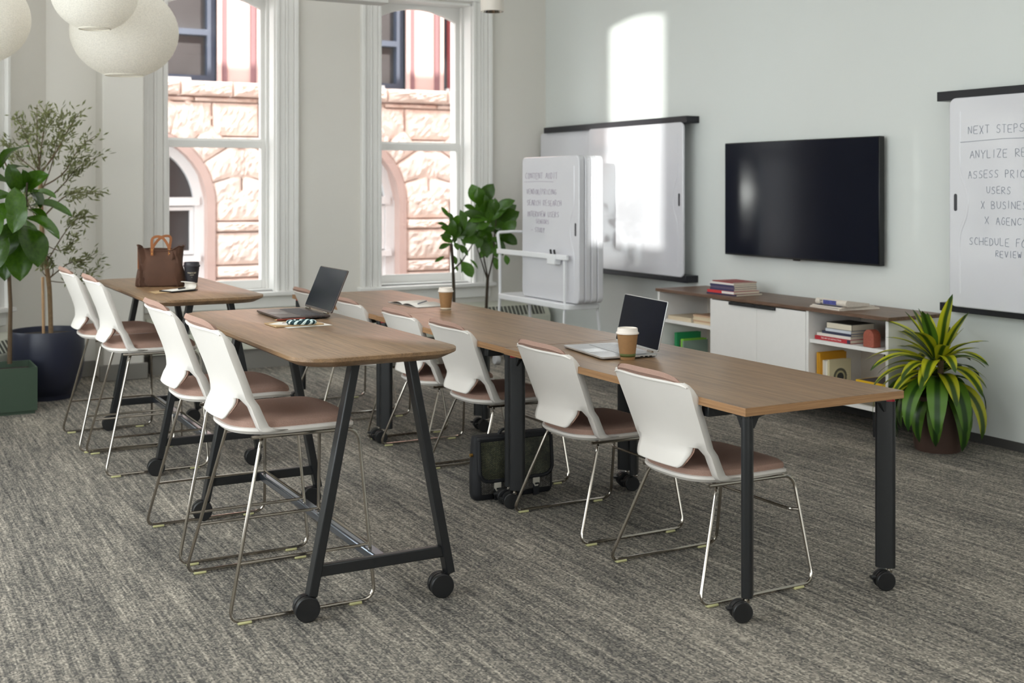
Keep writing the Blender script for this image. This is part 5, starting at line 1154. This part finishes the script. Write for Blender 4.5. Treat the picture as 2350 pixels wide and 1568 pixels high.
globe('woven white globe pendant cut by the left edge of the picture', -50, 42, 7.2, .297, .92)
p = on_y(1130, 27, 8.0); t = thing('cylinder_spotlight', 'cream cylinder ceiling spotlight with chrome rim beside the second window', 'lamp', p)
b = B(); lathe(b, [(.085, .0), (.089, .004), (.089, .24), (.084, .245), (.001, .245)], 36, caps=False); obj('housing', b, mat('spot_cream', rgb(222, 214, 204), 0.45), t)
b = B(); lathe(b, [(.085, .0), (.070, .03), (.045, .07), (.001, .075)], 36, caps=False); obj('reflector', b, M_CHROME, t)
b = B(); tube(b, [(0, 0, .245), (0, 0, ZC - p.z)], .008, 8); obj('stem', b, M_WHITE, t)
def fill_bar(label, x0, x1, y, watts):  # bars out of view, and the upward light of every bar, are added fill
    t = thing('bar_with_fill_light', label, 'lamp', ((x0 + x1) / 2, y, 2.802), group='suspended bars with added fill light'); h = (x1 - x0) / 2
    b = B(); bx(b, -h, h, -.07, .07, 0, .08); obj('housing', b, mat('fill_bar_pale', rgb(204, 202, 198), 0.5), t, bevel=0.006)
    for k in (-.8, 0, .8):
        b = B(); tube(b, [(k * h, 0, .08), (k * h, 0, ZC - 2.802)], .004, 6); obj('hanger', b, M_WHITE, t)
    d = bpy.data.lights.new('added_fill_light', 'AREA'); d.shape = 'RECTANGLE'; d.size = 2 * h - .06; d.size_y = .11; d.energy = watts; d.color = (0.94, 0.97, 1.0)
    o = bpy.data.objects.new('added_fill_light', d); C.objects.link(o); o.parent = t; o.location = (0, 0, .085); o.rotation_euler = (PI, 0, 0)
fill_bar('pale suspended bar at the top edge between the windows, with added fill light', 0.6, 3.36, 8.05, FILLW)
for k, y in enumerate((5.4, 2.7, 0.0, -2.7)): fill_bar('added fill light bar out of view over the room, %s of those behind the one by the windows' % ['first', 'second', 'third', 'last'][k], *((0.6, 2.2) if k != 1 else (2.4, 4.4)), y, FILLW)
# ------------------------------------------------------------------ the stone building across the street
FY = 20.0
M_STONE = mat('sandstone_rough', rgb(234, 216, 206), 0.9, var=0.2, scale=5, bump=0.5, bscale=16, rnd=0.10); M_STONES = mat('sandstone_smooth', rgb(186, 160, 152), 0.85, var=0.06, scale=3)
M_PINK = mat('pink_stucco', rgb(200, 168, 162), 0.9, var=0.05, scale=2); M_MAUVE = mat('mauve_strip', rgb(128, 92, 96), 0.8); M_FRAMEB = mat('frame_blue_grey', rgb(60, 67, 84), 0.5); M_FRAMEW = mat('frame_white_outdoor', rgb(226, 224, 224), 0.5)
M_PANE = mat('far_pane_dark', rgb(64, 62, 64), 0.06, var=0.5, scale=1.2); M_DOWN = mat('downpipe_red', rgb(128, 48, 52), 0.6)
t = thing('stone_building', 'sunlit pink sandstone building with arched windows seen through both windows', 'building', (0, FY, 0))
CS = [-2.95, 0.52, 3.99, 7.46, 10.93, 14.4]; R0 = 1.19; ZS = 1.18; XA, XB, ZB0 = -6.0, 17.5, -4.2
b = B(); xs = XA
for c in CS:
    bx(b, xs, c - R0, .12, .7, ZB0, 3.0); N = 16
    for k in range(N):
        a0, a1 = c - R0 + 2 * R0 * k / N, c - R0 + 2 * R0 * (k + 1) / N; z0, z1 = [ZS + math.sqrt(max(0, R0 * R0 - (q - c) ** 2)) for q in (a0, a1)]
        quadbox(b, [(a0, .12, z0), (a1, .12, z1), (a1, .7, z1), (a0, .7, z0), (a0, .12, 3.0), (a1, .12, 3.0), (a1, .7, 3.0), (a0, .7, 3.0)])
    bx(b, c - R0, c + R0, .12, .7, ZB0, -1.0); xs = c + R0
bx(b, xs, XB, .12, .7, ZB0, 3.0); obj('wall_core', b, M_STONES, t, smooth=False)
rng = random.Random(8); variants = []
for q in range(7):
    b = B(); nx, nz = 16, 8; V = []
    for j in range(nz + 1):
        row = []
        for i in range(nx + 1):
            u, v = i / nx, j / nz; e = min(1, 10 * min(u, 1 - u)) * min(1, 6 * min(v, 1 - v)); row.append(b.verts.new((u, -0.045 * e - 0.045 * e * (1 + math.sin(u * 7 + q * 2 + 3 * v)) / 2 - 0.06 * e * rng.random() ** 2, v)))
        V.append(row)
    for j in range(nz):
        for i in range(nx): b.faces.new((V[j][i], V[j][i + 1], V[j + 1][i + 1], V[j + 1][i]))
    bk_ = [b.verts.new(p) for p in ((0, .14, 0), (1, .14, 0), (1, .14, 1), (0, .14, 1))]
    b.faces.new((V[0][0], bk_[0], bk_[1], *[V[0][i] for i in range(nx, 0, -1)])); b.faces.new((V[nz][nx], bk_[2], bk_[3], *[V[nz][i] for i in range(0, nx)]))
    b.faces.new((V[0][0], *[V[j][0] for j in range(1, nz + 1)], bk_[3], bk_[0])); b.faces.new((V[nz][nx], *[V[j][nx] for j in range(nz - 1, -1, -1)], bk_[1], bk_[2]))
    variants.append(mesh('stone_block', b, M_STONE, smooth=False))
def stone(x0, x1, z0, z1, dep=1.0):
    o = obj('stone_block', rng.choice(variants), None, t); g = 0.012; o.location = (x0 + g, 0, z0 + g); o.scale = (x1 - x0 - 2 * g, dep, z1 - z0 - 2 * g); return o
z = -1.30; rows = []
hs = [0.52, 0.20]; k = 0
while z < 2.70:
    h = hs[k % 2] * rng.uniform(.92, 1.1); rows.append((z, min(z + h, 2.98))); z += h; k += 1
if rows[-1][1] < 2.97: rows.append((rows[-1][1], 2.98))
RO = 1.80
for (z0, z1) in rows:
    for a, c_ in zip(CS[:-1], CS[1:]):
        zm = (z0 + z1) / 2
        if c_ < 2 or a > 9: continue
        if zm < ZS: l, r = a + R0 + 0.10, c_ - R0 - 0.10
        else:
            w = math.sqrt(max(0.0, RO * RO - (z1 - ZS) ** 2)); l, r = a + w, c_ - w
        if r - l < 0.25: continue
        x = l
        while x < r - 0.02:
            w = rng.uniform(.55, 1.15); 
            if r - (x + w) < .35: w = r - x
            stone(x, x + w, z0, z1); x += w
for c in CS[1:5]:
    NVs = 11
    for k in range(NVs):                       # voussoirs: wedge stones around the arch
        g = 0.012; a0, a1 = PI * k / NVs + g / 2, PI * (k + 1) / NVs - g / 2; rin = R0 + .10; b = B(); nx, nz = 9, 6; V = []; dp = rng.uniform(.04, .09)
        def rout(a): return min(RO + (.12 if k % 2 else 0), 1.72 / max(1e-3, abs(math.cos(a))), 1.78 / max(1e-3, math.sin(a)))
        for j in range(nz + 1):
            a = a0 + (a1 - a0) * j / nz; r1 = rout(a); rw = []
            for i in range(nx + 1):
                u, v = i / nx, j / nz; r = rin + (r1 - rin) * u; e = min(1, 6 * min(u, 1 - u)) * min(1, 5 * min(v, 1 - v)); rw.append(b.verts.new((c + r * math.cos(a), -0.02 - dp * e - 0.06 * e * rng.random() ** 2, ZS + r * math.sin(a))))
            V.append(rw)
        for j in range(nz):
            for i in range(nx): b.faces.new((V[j][i], V[j][i + 1], V[j + 1][i + 1], V[j + 1][i]))
        ring = V[0] + [V[j][nx] for j in range(1, nz + 1)] + V[nz][:nx][::-1] + [V[j][0] for j in range(nz - 1, 0, -1)]
        bk_ = [b.verts.new((p.co.x, .14, p.co.z)) for p in ring]
        for i in range(len(ring)): b.faces.new((ring[i], bk_[i], bk_[(i + 1) % len(ring)], ring[(i + 1) % len(ring)]))
        obj('voussoir', b, M_STONE, t, smooth=False)
    b = B(); sweep(b, [(c + R0 + .02, 0.06, -1.0)] + [(c + (R0 + .02) * math.cos(PI * q / 24), 0.06, ZS + (R0 + .02) * math.sin(PI * q / 24)) for q in range(25)] + [(c - R0 - .02, 0.06, -1.0)], [(-.07, -.09), (.07, -.09), (.07, .12), (-.07, .12)], up=(0, -1, 0)); obj('arch_moulding', b, M_STONES, t, smooth=False)
    rf = R0 - .09
    b = B(); sweep(b, [(c + rf, .34, -1.0)] + [(c + rf * math.cos(PI * q / 24), .34, ZS + rf * math.sin(PI * q / 24)) for q in range(25)] + [(c - rf, .34, -1.0)], [(-.09, -.07), (.09, -.07), (.09, .05), (-.09, .05)], up=(0, -1, 0))
    w_ = obj('arched_window_frame', b, M_FRAMEW, t, smooth=False)
    b = B()
    for mx_ in (-.45, .45): bx(b, c + mx_ - .06, c + mx_ + .06, .28, .40, -1.0, ZS + 0.95)
    bx(b, c - rf, c + rf, .26, .40, ZS - .02, ZS + .12); bx(b, c - rf, c + rf, .2, .42, .22, .32); obj('mullions', b, M_FRAMEW, w_, smooth=False)
    b = B()
    for (a_, c2) in ((-1.0, -.51), (-.39, .39), (.51, 1.0)):
        for zz0, zz1 in ((.34, ZS - .04),):
            for (p0, p1, q0, q1) in ((a_, a_ + .06, zz0, zz1), (c2 - .06, c2, zz0, zz1), (a_ + .06, c2 - .06, zz0, zz0 + .06), (a_ + .06, c2 - .06, zz1 - .06, zz1)): bx(b, c + p0, c + p1, .31, .37, q0, q1)
    obj('sash', b, M_FRAMEW, w_, smooth=False)
    b = B(); prism(b, [(c + rf, .32), (c + rf, ZS)] + [(c + rf * math.cos(PI * q / 20), ZS + rf * math.sin(PI * q / 20)) for q in range(21)] + [(c - rf, .32)], -.42, -.40, Matrix.Rotation(PI / 2, 4, 'X')); obj('pane', b, M_PANE, w_, smooth=False)
    b = B(); bx(b, c - rf, c + rf, .36, .42, -1.0, .22); obj('apron_panel', b, M_FRAMEW, w_, smooth=False)
x = -2.0                                         # rough ledge course
while x < 14:
    w = rng.uniform(.8, 1.3); stone(x, x + w, 2.985, 3.245, 1.5).location.y = -0.10; x += w
b = B()
xs = XA
for c in CS:
    bx(b, xs, c - 1.36, .18, .6, 3.2, 9.5); bx(b, c - 1.36, c + 1.36, .18, .6, 6.4, 9.5); xs = c + 1.36
bx(b, xs, XB, .18, .6, 3.2, 9.5); obj('upper_wall', b, M_PINK, t, smooth=False)
for c in CS[1:5]:
    b = B()
    for (x0, x1, z0, z1) in ((c - 1.36, c - 1.22, 3.26, 6.4), (c + 1.22, c + 1.36, 3.26, 6.4), (c - 1.22, c - .07, 3.26, 3.36), (c + .07, c + 1.22, 3.26, 3.36), (c - .07, c + .07, 3.26, 6.4), (c - 1.22, c - .07, 4.04, 4.14), (c + .07, c + 1.22, 4.04, 4.14), (c - 1.22, c - .07, 6.28, 6.4), (c + .07, c + 1.22, 6.28, 6.4)): bx(b, x0, x1, .26, .42, z0, z1)
    w_ = obj('upper_window_frame', b, M_FRAMEB, t, smooth=False)
    b = B(); bx(b, c - 1.3, c + 1.3, .40, .42, 3.3, 6.4); obj('pane', b, M_PANE, w_, smooth=False)
    b = B(); bx(b, c - 1.30, c + .9, .06, .3, 3.24, 3.30); obj('sill', b, M_FRAMEW, w_, smooth=False)
    for s in (-1, 1):
        b = B(); x0, x1 = sorted((c + s * 1.43, c + s * 1.53)); bx(b, x0, x1, .15, .30, 3.24, 9.5); obj('mauve_strip', b, M_MAUVE, t, smooth=False)
        b = B(); x0, x1 = sorted((c + s * 1.36, c + s * 1.43)); bx(b, x0, x1, .12, .30, 3.24, 9.5); obj('window_surround', b, M_PINK, t, smooth=False)
b = B(); bx(b, 9.66, 9.80, .02, .2, 3.24, 9.5); obj('downpipe', b, M_DOWN, t, smooth=False)
b = B(); bx(b, -60, 60, YB + 0.6, 80, -4.4, -4.2); struct('street', b, mat('asphalt', rgb(120, 116, 112), 0.9, var=0.1, scale=3), smooth=False)
